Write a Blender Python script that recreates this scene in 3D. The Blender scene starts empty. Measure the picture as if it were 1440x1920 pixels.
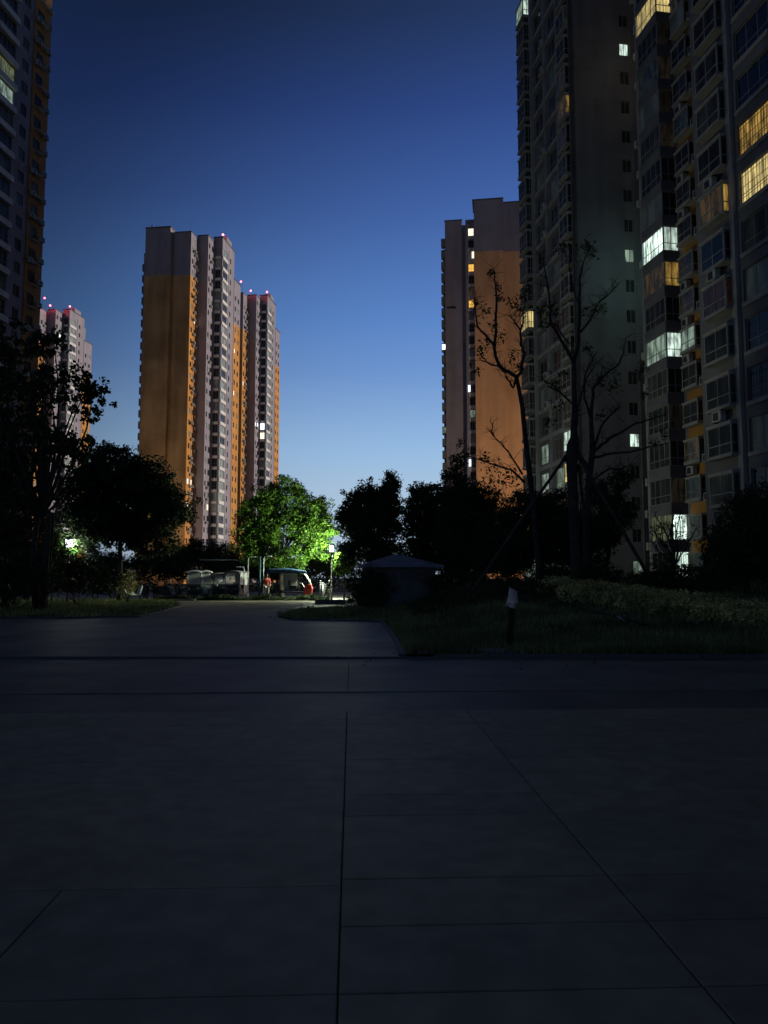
import bpy, math, random
import numpy as np
from mathutils import Vector, Matrix

random.seed(7)
rng = np.random.default_rng(7)
sc = bpy.context.scene
COL = sc.collection

# ------------------------------------------------------------------ camera
CAM_H = 1.5
PITCH = math.radians(4.88)
cam = bpy.data.cameras.new('camera')
camo = bpy.data.objects.new('camera', cam)
COL.objects.link(camo)
camo.location = (0, 0, CAM_H)
camo.rotation_euler = (math.radians(90) + PITCH, 0, 0)
cam.sensor_fit = 'VERTICAL'
cam.sensor_height = 36.0
cam.sensor_width = 27.0
cam.lens = 27.0
cam.clip_start = 0.05
cam.clip_end = 4000
sc.camera = camo

# ------------------------------------------------------------------ world (dusk sky)
def lin(c):
    return tuple(((v / 255.0) / 12.92 if v / 255.0 <= 0.04045 else ((v / 255.0 + 0.055) / 1.055) ** 2.4) for v in c)

world = bpy.data.worlds.new('World')
sc.world = world
world.use_nodes = True
wn = world.node_tree
wn.nodes.clear()
w_out = wn.nodes.new('ShaderNodeOutputWorld')
w_bg = wn.nodes.new('ShaderNodeBackground')
w_tc = wn.nodes.new('ShaderNodeTexCoord')
w_sep = wn.nodes.new('ShaderNodeSeparateXYZ')
w_ramp = wn.nodes.new('ShaderNodeValToRGB')
w_mul = wn.nodes.new('ShaderNodeMix'); w_mul.data_type = 'RGBA'; w_mul.blend_type = 'MULTIPLY'
w_mul.inputs['Factor'].default_value = 1.0
w_map = wn.nodes.new('ShaderNodeMapRange'); w_map.interpolation_type = 'SMOOTHSTEP'
w_map.inputs['From Min'].default_value = 0.6
w_map.inputs['From Max'].default_value = 0.96
w_map.inputs['To Min'].default_value = 0.24
w_map.inputs['To Max'].default_value = 1.0
wn.links.new(w_tc.outputs['Generated'], w_sep.inputs[0])
wn.links.new(w_sep.outputs['Z'], w_ramp.inputs['Fac'])
w_dot = wn.nodes.new('ShaderNodeVectorMath'); w_dot.operation = 'DOT_PRODUCT'
w_dot.inputs[1].default_value = (0.342, 0.940, 0.0)     # the afterglow lies ahead and to the right
wn.links.new(w_tc.outputs['Generated'], w_dot.inputs[0])
wn.links.new(w_dot.outputs['Value'], w_map.inputs['Value'])
wn.links.new(w_ramp.outputs['Color'], w_mul.inputs[6])
wn.links.new(w_map.outputs['Result'], w_mul.inputs[7])
wn.links.new(w_mul.outputs[2], w_bg.inputs['Color'])
wn.links.new(w_bg.outputs[0], w_out.inputs[0])
w_bg.inputs['Strength'].default_value = 1.0
SKY = [(0, (182, 202, 222)), (6.5, (167, 194, 219)), (9.25, (150, 186, 223)), (15.1, (109, 148, 205)), (18.9, (89, 131, 195)),
       (26.1, (63, 95, 158)), (32.7, (42, 66, 123)), (38, (32, 49, 86)), (60, (24, 36, 66)), (90, (20, 29, 52))]
def glowf(el):
    t = max(0, min(1, (0.94 * math.cos(math.radians(el)) - 0.6) / 0.36)); return 0.24 + 0.76 * t * t * (3 - 2 * t)
els = w_ramp.color_ramp.elements
while len(els) < len(SKY):
    els.new(0.5)
for e, (a, c) in zip(els, SKY):
    e.position = math.sin(math.radians(a))
for e, (a, c) in zip(els, SKY):
    e.color = (*[v / glowf(a) for v in lin(c)], 1)

# ------------------------------------------------------------------ sun (low afterglow from the right)
sun = bpy.data.lights.new('sun', 'SUN')
sun.energy = 2.9
sun.angle = math.radians(10)
sun.color = (1.0, 0.91, 0.78)
suno = bpy.data.objects.new('sun', sun)
COL.objects.link(suno)
SUN_TO = Vector((0.95, 0.30, math.tan(math.radians(6)))).normalized()
suno.rotation_euler = SUN_TO.to_track_quat('Z', 'Y').to_euler()
suno.location = (60, -20, 40)

sc.view_settings.view_transform = 'Standard'
sc.view_settings.look = 'None'
sc.view_settings.exposure = 0
sc.view_settings.gamma = 1
sc.view_settings.use_curve_mapping = False
sc.cycles.max_bounces = 4
sc.cycles.diffuse_bounces = 2
sc.cycles.glossy_bounces = 2
sc.cycles.transmission_bounces = 3
sc.cycles.transparent_max_bounces = 8
sc.cycles.caustics_reflective = False
sc.cycles.caustics_refractive = False
sc.cycles.sample_clamp_indirect = 2.0

# ------------------------------------------------------------------ projection helpers (pixels of the photo -> places in the world)
FW = Vector((0, math.cos(PITCH), math.sin(PITCH)))
UP = Vector((0, -math.sin(PITCH), math.cos(PITCH)))
def ray(px, py):
    return FW + Vector((1, 0, 0)) * ((px - 720) / 1440.0) + UP * ((960 - py) / 1440.0)
def at(px, py, Y):
    d = ray(px, py)
    return Vector((0, 0, CAM_H)) + d * (Y / d.y)
def gnd(px, py, z=0.0):
    d = ray(px, py)
    return Vector((0, 0, CAM_H)) + d * ((z - CAM_H) / d.z)

# ------------------------------------------------------------------ materials
MATS = {}
def principled(name):
    m = bpy.data.materials.new(name)
    m.use_nodes = True
    return m, m.node_tree, m.node_tree.nodes['Principled BSDF']

def mat(name, col, rough=0.8, var=0.12, scale=3.0, metal=0.0, spec=0.3, bump=0.0, bscale=None, streak=False, island=False, dirt=None, trans=0.0):
    if name in MATS:
        return MATS[name]
    m, nt, b = principled(name)
    b.inputs['Roughness'].default_value = rough
    b.inputs['Metallic'].default_value = metal
    b.inputs['Specular IOR Level'].default_value = spec
    tc = nt.nodes.new('ShaderNodeTexCoord')
    src = tc.outputs['Object']
    if streak:
        mp = nt.nodes.new('ShaderNodeMapping')
        mp.inputs['Scale'].default_value = (1, 1, 0.12)
        nt.links.new(src, mp.inputs[0]); src = mp.outputs[0]
    nz = nt.nodes.new('ShaderNodeTexNoise')
    nz.inputs['Scale'].default_value = scale
    nz.inputs['Detail'].default_value = 5
    nt.links.new(src, nz.inputs['Vector'])
    rp = nt.nodes.new('ShaderNodeValToRGB')
    lo = [max(0, c * (1 - var * 2)) for c in col]; hi = [min(1, c * (1 + var * 2)) for c in col]
    rp.color_ramp.elements[0].position = 0.3; rp.color_ramp.elements[1].position = 0.7
    rp.color_ramp.elements[0].color = (*lo, 1); rp.color_ramp.elements[1].color = (*hi, 1)
    nt.links.new(nz.outputs['Fac'], rp.inputs['Fac'])
    out = rp.outputs['Color']
    if dirt:
        n2 = nt.nodes.new('ShaderNodeTexNoise'); n2.inputs['Scale'].default_value = dirt[1]; n2.inputs['Detail'].default_value = 6
        nt.links.new(tc.outputs['Object'], n2.inputs['Vector'])
        r2 = nt.nodes.new('ShaderNodeMapRange'); r2.inputs[1].default_value = 0.45; r2.inputs[2].default_value = 0.7; r2.inputs[3].default_value = 1.0; r2.inputs[4].default_value = dirt[0]
        nt.links.new(n2.outputs['Fac'], r2.inputs[0])
        mx = nt.nodes.new('ShaderNodeMix'); mx.data_type = 'RGBA'; mx.blend_type = 'MULTIPLY'; mx.inputs['Factor'].default_value = 1
        nt.links.new(out, mx.inputs[6]); nt.links.new(r2.outputs[0], mx.inputs[7]); out = mx.outputs[2]
    if island:
        ge = nt.nodes.new('ShaderNodeNewGeometry')
        r3 = nt.nodes.new('ShaderNodeMapRange'); r3.inputs[3].default_value = 0.45; r3.inputs[4].default_value = 1.6
        nt.links.new(ge.outputs['Random Per Island'], r3.inputs[0])
        mx = nt.nodes.new('ShaderNodeMix'); mx.data_type = 'RGBA'; mx.blend_type = 'MULTIPLY'; mx.inputs['Factor'].default_value = 1
        nt.links.new(out, mx.inputs[6]); nt.links.new(r3.outputs[0], mx.inputs[7]); out = mx.outputs[2]
    nt.links.new(out, b.inputs['Base Color'])
    if bump:
        bn = nt.nodes.new('ShaderNodeTexNoise'); bn.inputs['Scale'].default_value = bscale or scale * 6; bn.inputs['Detail'].default_value = 4
        nt.links.new(tc.outputs['Object'], bn.inputs['Vector'])
        bp = nt.nodes.new('ShaderNodeBump'); bp.inputs['Strength'].default_value = bump; bp.inputs['Distance'].default_value = 0.02
        nt.links.new(bn.outputs['Fac'], bp.inputs['Height']); nt.links.new(bp.outputs[0], b.inputs['Normal'])
    if trans:
        tr = nt.nodes.new('ShaderNodeBsdfTranslucent'); nt.links.new(out, tr.inputs[0])
        ms = nt.nodes.new('ShaderNodeMixShader'); ms.inputs[0].default_value = trans
        nt.links.new(b.outputs[0], ms.inputs[1]); nt.links.new(tr.outputs[0], ms.inputs[2])
        nt.links.new(ms.outputs[0], nt.nodes['Material Output'].inputs['Surface'])
    MATS[name] = m
    return m

def glow(name, col, strength, curtain=0.0, freq=14.0, blot=0.0, base=(0.3, 0.3, 0.3)):
    """Lit room seen through a window: curtain folds and uneven light."""
    if name in MATS:
        return MATS[name]
    m = bpy.data.materials.new(name); m.use_nodes = True
    nt = m.node_tree; nt.nodes.clear()
    out = nt.nodes.new('ShaderNodeOutputMaterial')
    em = nt.nodes.new('ShaderNodeEmission'); em.inputs['Color'].default_value = (*col, 1)
    val = None
    tc = nt.nodes.new('ShaderNodeTexCoord')
    if curtain or blot:
        wv = nt.nodes.new('ShaderNodeTexNoise'); wv.inputs['Scale'].default_value = freq; wv.inputs['Detail'].default_value = 3
        mp = nt.nodes.new('ShaderNodeMapping'); mp.inputs['Scale'].default_value = (1, 1, 0.06)
        nt.links.new(mp.outputs[0], wv.inputs['Vector'])
        r = nt.nodes.new('ShaderNodeMapRange'); r.inputs[1].default_value = 0.35; r.inputs[2].default_value = 0.65
        r.inputs[3].default_value = 1 - curtain; r.inputs[4].default_value = 1
        nt.links.new(wv.outputs['Fac'], r.inputs[0])
        n2 = nt.nodes.new('ShaderNodeTexNoise'); n2.inputs['Scale'].default_value = 2.2; n2.inputs['Detail'].default_value = 2
        ge = nt.nodes.new('ShaderNodeNewGeometry')
        oi = nt.nodes.new('ShaderNodeObjectInfo'); vo = nt.nodes.new('ShaderNodeVectorMath'); vo.operation = 'MULTIPLY_ADD'
        vo.inputs[1].default_value = (37, 53, 71); nt.links.new(oi.outputs['Random'], vo.inputs[0]); nt.links.new(tc.outputs['Object'], vo.inputs[2])
        nt.links.new(vo.outputs[0], mp.inputs[0])
        m3 = nt.nodes.new('ShaderNodeMapping'); m3.inputs['Scale'].default_value = (1, 1, 0.35)
        nt.links.new(ge.outputs['Position'], m3.inputs[0]); nt.links.new(m3.outputs[0], n2.inputs['Vector'])
        r2 = nt.nodes.new('ShaderNodeMapRange'); r2.inputs[1].default_value = 0.38; r2.inputs[2].default_value = 0.6
        r2.inputs[3].default_value = 1 - blot; r2.inputs[4].default_value = 1.1
        nt.links.new(n2.outputs['Fac'], r2.inputs[0])
        mu = nt.nodes.new('ShaderNodeMath'); mu.operation = 'MULTIPLY'
        nt.links.new(r.outputs[0], mu.inputs[0]); nt.links.new(r2.outputs[0], mu.inputs[1])
        m2 = nt.nodes.new('ShaderNodeMath'); m2.operation = 'MULTIPLY'; nt.links.new(mu.outputs[0], m2.inputs[0])
        rs = nt.nodes.new('ShaderNodeMapRange'); rs.inputs[3].default_value = 0.55 * strength; rs.inputs[4].default_value = 1.25 * strength
        nt.links.new(oi.outputs['Random'], rs.inputs[0]); nt.links.new(rs.outputs[0], m2.inputs[1]); nt.links.new(m2.outputs[0], em.inputs['Strength'])
    else:
        em.inputs['Strength'].default_value = strength
    gl = nt.nodes.new('ShaderNodeBsdfPrincipled'); gl.inputs['Base Color'].default_value = (0.03, 0.03, 0.03, 1); gl.inputs['Roughness'].default_value = 0.08
    ad = nt.nodes.new('ShaderNodeAddShader')
    nt.links.new(em.outputs[0], ad.inputs[0]); nt.links.new(gl.outputs[0], ad.inputs[1]); nt.links.new(ad.outputs[0], out.inputs[0])
    MATS[name] = m
    return m

def glassmat(name, col, rough=0.06, var=0.3, spec=0.16):
    """Dark window glass with blinds and rooms dimly behind."""
    if name in MATS:
        return MATS[name]
    m, nt, b = principled(name)
    b.inputs['Roughness'].default_value = rough
    b.inputs['IOR'].default_value = 1.5
    b.inputs['Specular IOR Level'].default_value = spec
    ge = nt.nodes.new('ShaderNodeNewGeometry')
    mp = nt.nodes.new('ShaderNodeMapping'); mp.inputs['Scale'].default_value = (1, 1, 0.25)
    nt.links.new(ge.outputs['Position'], mp.inputs[0])
    nz = nt.nodes.new('ShaderNodeTexNoise'); nz.inputs['Scale'].default_value = 1.3; nz.inputs['Detail'].default_value = 4
    nt.links.new(mp.outputs[0], nz.inputs['Vector'])
    rp = nt.nodes.new('ShaderNodeValToRGB')
    rp.color_ramp.elements[0].position = 0.42; rp.color_ramp.elements[1].position = 0.62
    rp.color_ramp.elements[0].color = (*[c * (1 - var) for c in col], 1)
    rp.color_ramp.elements[1].color = (*[min(1, c * (1 + 3 * var)) for c in col], 1)
    nt.links.new(nz.outputs['Fac'], rp.inputs['Fac']); nt.links.new(rp.outputs[0], b.inputs['Base Color'])
    n3 = nt.nodes.new('ShaderNodeTexNoise'); n3.inputs['Scale'].default_value = 0.5; n3.inputs['Detail'].default_value = 1
    nt.links.new(ge.outputs['Position'], n3.inputs['Vector'])
    bp = nt.nodes.new('ShaderNodeBump'); bp.inputs['Strength'].default_value = 0.25; bp.inputs['Distance'].default_value = 0.05
    nt.links.new(n3.outputs['Fac'], bp.inputs['Height']); nt.links.new(bp.outputs[0], b.inputs['Normal'])
    MATS[name] = m
    return m

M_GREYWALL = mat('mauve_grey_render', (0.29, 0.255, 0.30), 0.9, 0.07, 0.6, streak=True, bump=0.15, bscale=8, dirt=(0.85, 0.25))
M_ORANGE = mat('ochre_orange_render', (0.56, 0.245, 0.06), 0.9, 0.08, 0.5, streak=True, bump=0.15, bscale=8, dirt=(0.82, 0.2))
M_OCHRE = mat('dull_ochre_render', (0.46, 0.275, 0.13), 0.9, 0.14, 0.4, streak=True, dirt=(0.6, 0.13))
M_TAN = mat('terracotta_orange_render', (0.76, 0.40, 0.21), 0.9, 0.09, 0.35, streak=True, dirt=(0.75, 0.13))
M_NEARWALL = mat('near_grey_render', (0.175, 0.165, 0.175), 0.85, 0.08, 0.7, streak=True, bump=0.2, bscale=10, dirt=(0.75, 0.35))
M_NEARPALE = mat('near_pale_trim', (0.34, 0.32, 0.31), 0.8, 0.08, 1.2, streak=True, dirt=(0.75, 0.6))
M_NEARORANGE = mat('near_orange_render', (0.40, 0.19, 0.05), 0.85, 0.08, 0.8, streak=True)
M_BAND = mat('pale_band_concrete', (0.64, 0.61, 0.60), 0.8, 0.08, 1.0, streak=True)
M_PIPE = mat('white_downpipe_plastic', (0.62, 0.62, 0.60), 0.5, 0.06, 2)
M_FRAME = mat('window_frame_white', (0.29, 0.28, 0.27), 0.45, 0.06, 2)
M_FRAMED = mat('window_frame_grey', (0.16, 0.17, 0.18), 0.45, 0.06, 2)
M_AC = mat('ac_casing', (0.5, 0.48, 0.44), 0.5, 0.15, 1.5, dirt=(0.6, 2))
M_BLACK = mat('black_plastic', (0.02, 0.02, 0.022), 0.4, 0.1, 5)
M_DARKM = mat('dark_metal', (0.06, 0.065, 0.07), 0.4, 0.1, 6, metal=0.6)
M_STEEL = mat('galvanised_steel', (0.4, 0.41, 0.42), 0.4, 0.1, 6, metal=0.7)
M_ROOF = mat('roof_felt', (0.1, 0.1, 0.1), 0.9, 0.1, 1)
G_DARK = glassmat('dark_glass', (0.03, 0.029, 0.026), 0.18, spec=0.08)
G_MID = glassmat('curtained_glass', (0.06, 0.058, 0.048), 0.2, spec=0.08)
G_BLUE = glassmat('clean_reflecting_glass', (0.012, 0.015, 0.02), spec=0.6)
G_PALE = glassmat('pale_curtain_glass', (0.20, 0.22, 0.19), 0.15, 0.2)
G_FAR = glassmat('far_glass', (0.022, 0.025, 0.03), 0.25, 0.25)
G_FARP = glassmat('far_glass_pale', (0.24, 0.27, 0.25), 0.2, 0.2)
L_WHITE = glow('room_white_light', (0.78, 1.0, 0.86), 1.5, 0.5, 9, 0.75)
L_DIMWH = glow('room_dim_white_light', (0.62, 0.85, 0.66), 0.42, 0.6, 12, 0.7)
L_DIMGR = glow('room_dim_green_light', (0.55, 0.62, 0.30), 0.28, 0.6, 12, 0.6)
L_YEL = glow('room_yellow_light', (1.0, 0.78, 0.30), 1.15, 0.45, 7, 0.55)
L_AMB = glow('room_amber_light', (1.0, 0.60, 0.13), 0.55, 0.6, 10, 0.75)
L_DIMAMB = glow('room_dim_amber_light', (1.0, 0.62, 0.16), 0.07, 0.6, 9, 0.8)
L_RED = glow('room_dim_red_light', (1.0, 0.35, 0.14), 0.014, 0.5, 9, 0.8)
L_FNT = glow('room_faint_warm_light', (1.0, 0.75, 0.45), 0.012, 0.5, 9, 0.8)
L_FNG = glow('room_faint_green_light', (0.6, 0.9, 0.6), 0.016, 0.6, 12, 0.8)
L_FAR = glow('far_room_light', (1.0, 0.86, 0.62), 1.6)
L_FARW = glow('far_room_white_light', (0.85, 0.95, 1.0), 2.0)
L_FARA = glow('far_room_amber_light', (1.0, 0.55, 0.1), 1.0)

# ------------------------------------------------------------------ mesh building
class MB:
    def __init__(self):
        self.v = []; self.f = []; self.mi = []
    def box(self, x0, x1, y0, y1, z0, z1, mi=0):
        if x1 < x0: x0, x1 = x1, x0
        if y1 < y0: y0, y1 = y1, y0
        n = len(self.v)
        self.v += [(x0, y0, z0), (x1, y0, z0), (x1, y1, z0), (x0, y1, z0), (x0, y0, z1), (x1, y0, z1), (x1, y1, z1), (x0, y1, z1)]
        for q in ((0, 3, 2, 1), (4, 5, 6, 7), (0, 1, 5, 4), (1, 2, 6, 5), (2, 3, 7, 6), (3, 0, 4, 7)):
            self.f.append(tuple(n + i for i in q)); self.mi.append(mi)
        return self
    def poly(self, pts, mi=0):
        n = len(self.v); self.v += [tuple(p) for p in pts]
        self.f.append(tuple(range(n, n + len(pts)))); self.mi.append(mi); return self
    def prism(self, prof, a0, a1, axis='x', mi=0, s0=1.0, s1=1.0):
        """extrude a closed profile (u,w) along an axis"""
        n = len(self.v); k = len(prof)
        cu = sum(p[0] for p in prof) / k; cw = sum(p[1] for p in prof) / k
        for a, s in ((a0, s0), (a1, s1)):
            for u, w in prof:
                u2 = cu + (u - cu) * s; w2 = cw + (w - cw) * s
                self.v.append((a, u2, w2) if axis == 'x' else (u2, a, w2) if axis == 'y' else (u2, w2, a))
        self.f.append(tuple(n + i for i in range(k))[::-1]); self.f.append(tuple(n + k + i for i in range(k))); self.mi += [mi, mi]
        for i in range(k):
            j = (i + 1) % k
            self.f.append((n + i, n + j, n + k + j, n + k + i)); self.mi.append(mi)
        return self
    def tube(self, pts, rad, n=7, mi=0, cap=True):
        pts = [Vector(p) for p in pts]
        if not hasattr(rad, '__len__'): rad = [rad] * len(pts)
        base = len(self.v)
        up = Vector((0.3, 0.9, 0.1)).normalized()
        for i, p in enumerate(pts):
            d = (pts[min(i + 1, len(pts) - 1)] - pts[max(i - 1, 0)])
            d = d.normalized() if d.length > 1e-9 else Vector((0, 0, 1))
            a = d.cross(up)
            if a.length < 0.1: a = d.cross(Vector((1, 0, 0)))
            a.normalize(); b = d.cross(a)
            for k in range(n):
                t = 2 * math.pi * k / n
                self.v.append(tuple(p + (a * math.cos(t) + b * math.sin(t)) * rad[i]))
        for i in range(len(pts) - 1):
            for k in range(n):
                q = (k + 1) % n
                self.f.append((base + i * n + k, base + i * n + q, base + (i + 1) * n + q, base + (i + 1) * n + k)); self.mi.append(mi)
        if cap:
            self.f.append(tuple(base + k for k in range(n))[::-1]); self.mi.append(mi)
            e = base + (len(pts) - 1) * n
            self.f.append(tuple(e + k for k in range(n))); self.mi.append(mi)
        return self
    def ball(self, c, r, nu=10, nv=7, mi=0):
        if not hasattr(r, '__len__'): r = (r, r, r)
        base = len(self.v)
        for j in range(1, nv):
            ph = math.pi * j / nv
            for i in range(nu):
                th = 2 * math.pi * i / nu
                self.v.append((c[0] + r[0] * math.sin(ph) * math.cos(th), c[1] + r[1] * math.sin(ph) * math.sin(th), c[2] + r[2] * math.cos(ph)))
        t = len(self.v); self.v += [(c[0], c[1], c[2] + r[2]), (c[0], c[1], c[2] - r[2])]
        for j in range(nv - 2):
            for i in range(nu):
                k = (i + 1) % nu
                self.f.append((base + j * nu + i, base + (j + 1) * nu + i, base + (j + 1) * nu + k, base + j * nu + k)); self.mi.append(mi)
        for i in range(nu):
            k = (i + 1) % nu
            self.f.append((t, base + i, base + k)); self.mi.append(mi)
            e = base + (nv - 2) * nu
            self.f.append((t + 1, e + k, e + i)); self.mi.append(mi)
        return self
    def mesh(self, name, mats, smooth=False):
        me = bpy.data.meshes.new(name)
        me.from_pydata(self.v, [], self.f)
        if not isinstance(mats, (list, tuple)): mats = [mats]
        for m in mats: me.materials.append(m)
        if len(mats) > 1: me.polygons.foreach_set('material_index', self.mi)
        if smooth: me.polygons.foreach_set('use_smooth', [True] * len(self.f))
        me.update()
        return me
    def build(self, name, mats, parent=None, smooth=False):
        return link(name, self.mesh(name, mats, smooth), parent)

def build_each(mb, name, m, parent):
    for i in range(0, len(mb.v), 8):
        q = MB(); q.v = mb.v[i:i + 8]; q.f = mb.f[:6]; q.mi = mb.mi[:6]; q.build(name, m, parent)
def link(name, me, parent=None, loc=None, rz=None):
    o = bpy.data.objects.new(name, me)
    COL.objects.link(o)
    if parent is not None: o.parent = parent
    if loc is not None: o.location = loc
    if rz is not None: o.rotation_euler = (0, 0, rz)
    return o
def bevel(o, w, seg=2):
    m = o.modifiers.new('bevel', 'BEVEL'); m.width = w; m.segments = seg; m.limit_method = 'ANGLE'
    return o
def tag(o, label=None, cat=None, group=None, kind=None):
    if label: o['label'] = label
    if cat: o['category'] = cat
    if group: o['group'] = group
    if kind: o['kind'] = kind
    return o
def thing(name, label, cat, loc=(0, 0, 0), rz=0, group=None):
    o = bpy.data.objects.new(name, None); COL.objects.link(o)
    o.empty_display_size = 0.5
    o.location = loc; o.rotation_euler = (0, 0, rz)
    return tag(o, label, cat, group)
def copy_tree(root, loc=None, rz=None, label=None, scale=None):
    def rec(o, parent):
        c = o.copy(); COL.objects.link(c); c.parent = parent
        for ch in o.children: rec(ch, c)
        return c
    r = rec(root, None)
    if loc is not None: r.location = loc
    if rz is not None: r.rotation_euler = (0, 0, rz)
    if scale is not None: r.scale = scale
    if label: r['label'] = label
    return r

# ------------------------------------------------------------------ numpy leaf clouds
def leaf_mesh(name, pts, size, m, flat=0.0, aspect=0.55, jitter=0.4):
    n = len(pts)
    pts = np.asarray(pts, dtype=np.float64)
    d = rng.normal(size=(n, 3)); d[:, 2] *= (1 - flat); d /= np.linalg.norm(d, axis=1)[:, None] + 1e-9
    r = rng.normal(size=(n, 3)); s = np.cross(d, r); s /= np.linalg.norm(s, axis=1)[:, None] + 1e-9
    nn = np.cross(d, s)
    L = size * (1 + jitter * (rng.random(n) * 2 - 1))[:, None]
    a = pts - d * L * 0.5
    b = pts + s * L * aspect * 0.5 + nn * L * 0.08
    c = pts + d * L * 0.5
    e = pts - s * L * aspect * 0.5 + nn * L * 0.08
    v = np.stack([a, b, c, e], axis=1).reshape(-1, 3)
    me = bpy.data.meshes.new(name)
    me.vertices.add(4 * n); me.vertices.foreach_set('co', v.astype(np.float32).ravel())
    me.loops.add(4 * n); me.loops.foreach_set('vertex_index', np.arange(4 * n, dtype=np.int32))
    me.polygons.add(n)
    me.polygons.foreach_set('loop_start', np.arange(0, 4 * n, 4, dtype=np.int32))
    me.polygons.foreach_set('loop_total', np.full(n, 4, dtype=np.int32))
    me.materials.append(m)
    me.update(calc_edges=True)
    return me
def clump_points(centres, radii, per):
    out = []
    for c, r in zip(centres, radii):
        k = max(3, int(per * random.uniform(0.6, 1.4)))
        q = rng.normal(size=(k, 3)); q /= np.linalg.norm(q, axis=1)[:, None]
        q *= (rng.random(k) ** 0.5)[:, None] * r
        q[:, 2] *= 0.75
        out.append(q + np.asarray(c))
    return np.concatenate(out)
def ell_clumps(ells, n):
    """clump centres spread through a set of ellipsoids (cx,cy,cz,rx,ry,rz), denser towards the outside"""
    vol = np.array([e[3] * e[4] * e[5] for e in ells]) ** 0.75; vol /= vol.sum()
    cs = []
    for e, w in zip(ells, vol):
        k = max(2, int(n * w))
        q = rng.normal(size=(k, 3)); q /= np.linalg.norm(q, axis=1)[:, None]
        lump = 0.93 + 0.14 * np.sin(q[:, 0] * 5 + e[0]) * np.sin(q[:, 2] * 6 + e[1]) + 0.1 * np.sin(q[:, 1] * 7 + e[2])
        q *= ((0.3 + 0.7 * rng.random(k) ** 0.5) * lump * np.where(rng.random(k) < 0.10, 1.25, 1.0))[:, None]
        cs.append(q * np.array(e[3:6]) + np.array(e[0:3]))
    return np.concatenate(cs)

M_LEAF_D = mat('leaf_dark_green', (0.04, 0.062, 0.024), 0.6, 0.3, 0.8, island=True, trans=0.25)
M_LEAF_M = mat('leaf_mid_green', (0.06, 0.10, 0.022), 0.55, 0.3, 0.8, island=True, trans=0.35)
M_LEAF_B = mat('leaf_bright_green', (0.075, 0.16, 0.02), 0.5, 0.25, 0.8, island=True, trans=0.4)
M_LEAF_O = mat('leaf_olive', (0.56, 0.50, 0.19), 0.6, 0.35, 0.8, island=True, trans=0.2)
M_BARK = mat('bark_grey_brown', (0.06, 0.05, 0.042), 0.9, 0.25, 5, bump=0.6, bscale=14)
M_BARKD = mat('bark_dark', (0.04, 0.035, 0.03), 0.9, 0.25, 5, bump=0.6, bscale=14)
M_GRASS = mat('grass_blades', (0.20, 0.23, 0.085), 0.7, 0.3, 0.6, island=True, trans=0.2)

# ------------------------------------------------------------------ ground and mound
def smooth(t):
    t = max(0.0, min(1.0, t)); return t * t * (3 - 2 * t)
def mound(x, y):
    """height of the planted ground right of the side road"""
    h = 1.1 * smooth((y - 15.5) / 17.0) * smooth((x - 0.2) / 4.0)
    h += 0.06 * math.sin(x * 1.3 + y * 0.7) * smooth((y - 16) / 6) * smooth((x - 1) / 3)
    return 0.05 + h

M_CONC = mat('plaza_concrete', (0.40, 0.33, 0.20), 0.62, 0.14, 1.1, spec=0.5, bump=0.1, bscale=130, dirt=(0.72, 0.5))
M_CONC2 = mat('plaza_concrete_pale', (0.22, 0.185, 0.14), 0.66, 0.14, 0.9, spec=0.35, bump=0.1, bscale=130, dirt=(0.75, 0.6))
M_JOINT = mat('joint_dirt', (0.03, 0.03, 0.028), 0.95, 0.2, 6)
M_ASPH = mat('asphalt', (0.21, 0.172, 0.125), 0.62, 0.18, 0.5, spec=0.55, bump=0.5, bscale=60, dirt=(0.7, 0.22))
M_ASPHD = mat('dark_asphalt_band', (0.15, 0.128, 0.092), 0.6, 0.2, 0.8, spec=0.45, bump=0.5, bscale=60, dirt=(0.75, 0.5))
M_KERB = mat('kerb_stone', (0.12, 0.12, 0.12), 0.75, 0.12, 2, bump=0.3, dirt=(0.65, 1.5))
M_SOIL = mat('soil', (0.035, 0.03, 0.02), 0.95, 0.3, 1.5, bump=0.8, bscale=8)
M_LOT = mat('parking_concrete', (0.25, 0.25, 0.24), 0.8, 0.1, 0.5, dirt=(0.8, 0.3))

g = MB().poly([(-1500, -300, -0.14), (1500, -300, -0.14), (1500, 2500, -0.14), (-1500, 2500, -0.14)]).build('ground', M_SOIL)
tag(g, kind='structure')
KY = 14.55            # the line where the plaza meets the road
road = MB()
road.poly([(-90, KY + 0.15, 0.0), (60, KY + 0.15, 0.0), (60, 50.5, 0.0), (-90, 50.5, 0.0)])
tag(road.build('road', M_ASPH), kind='structure')
tag(MB().poly([(-60, 50.5, 0.02), (12, 50.5, 0.02), (12, 80, 0.02), (-60, 80, 0.02)]).build('parking_area', M_LOT), kind='structure')

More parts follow.
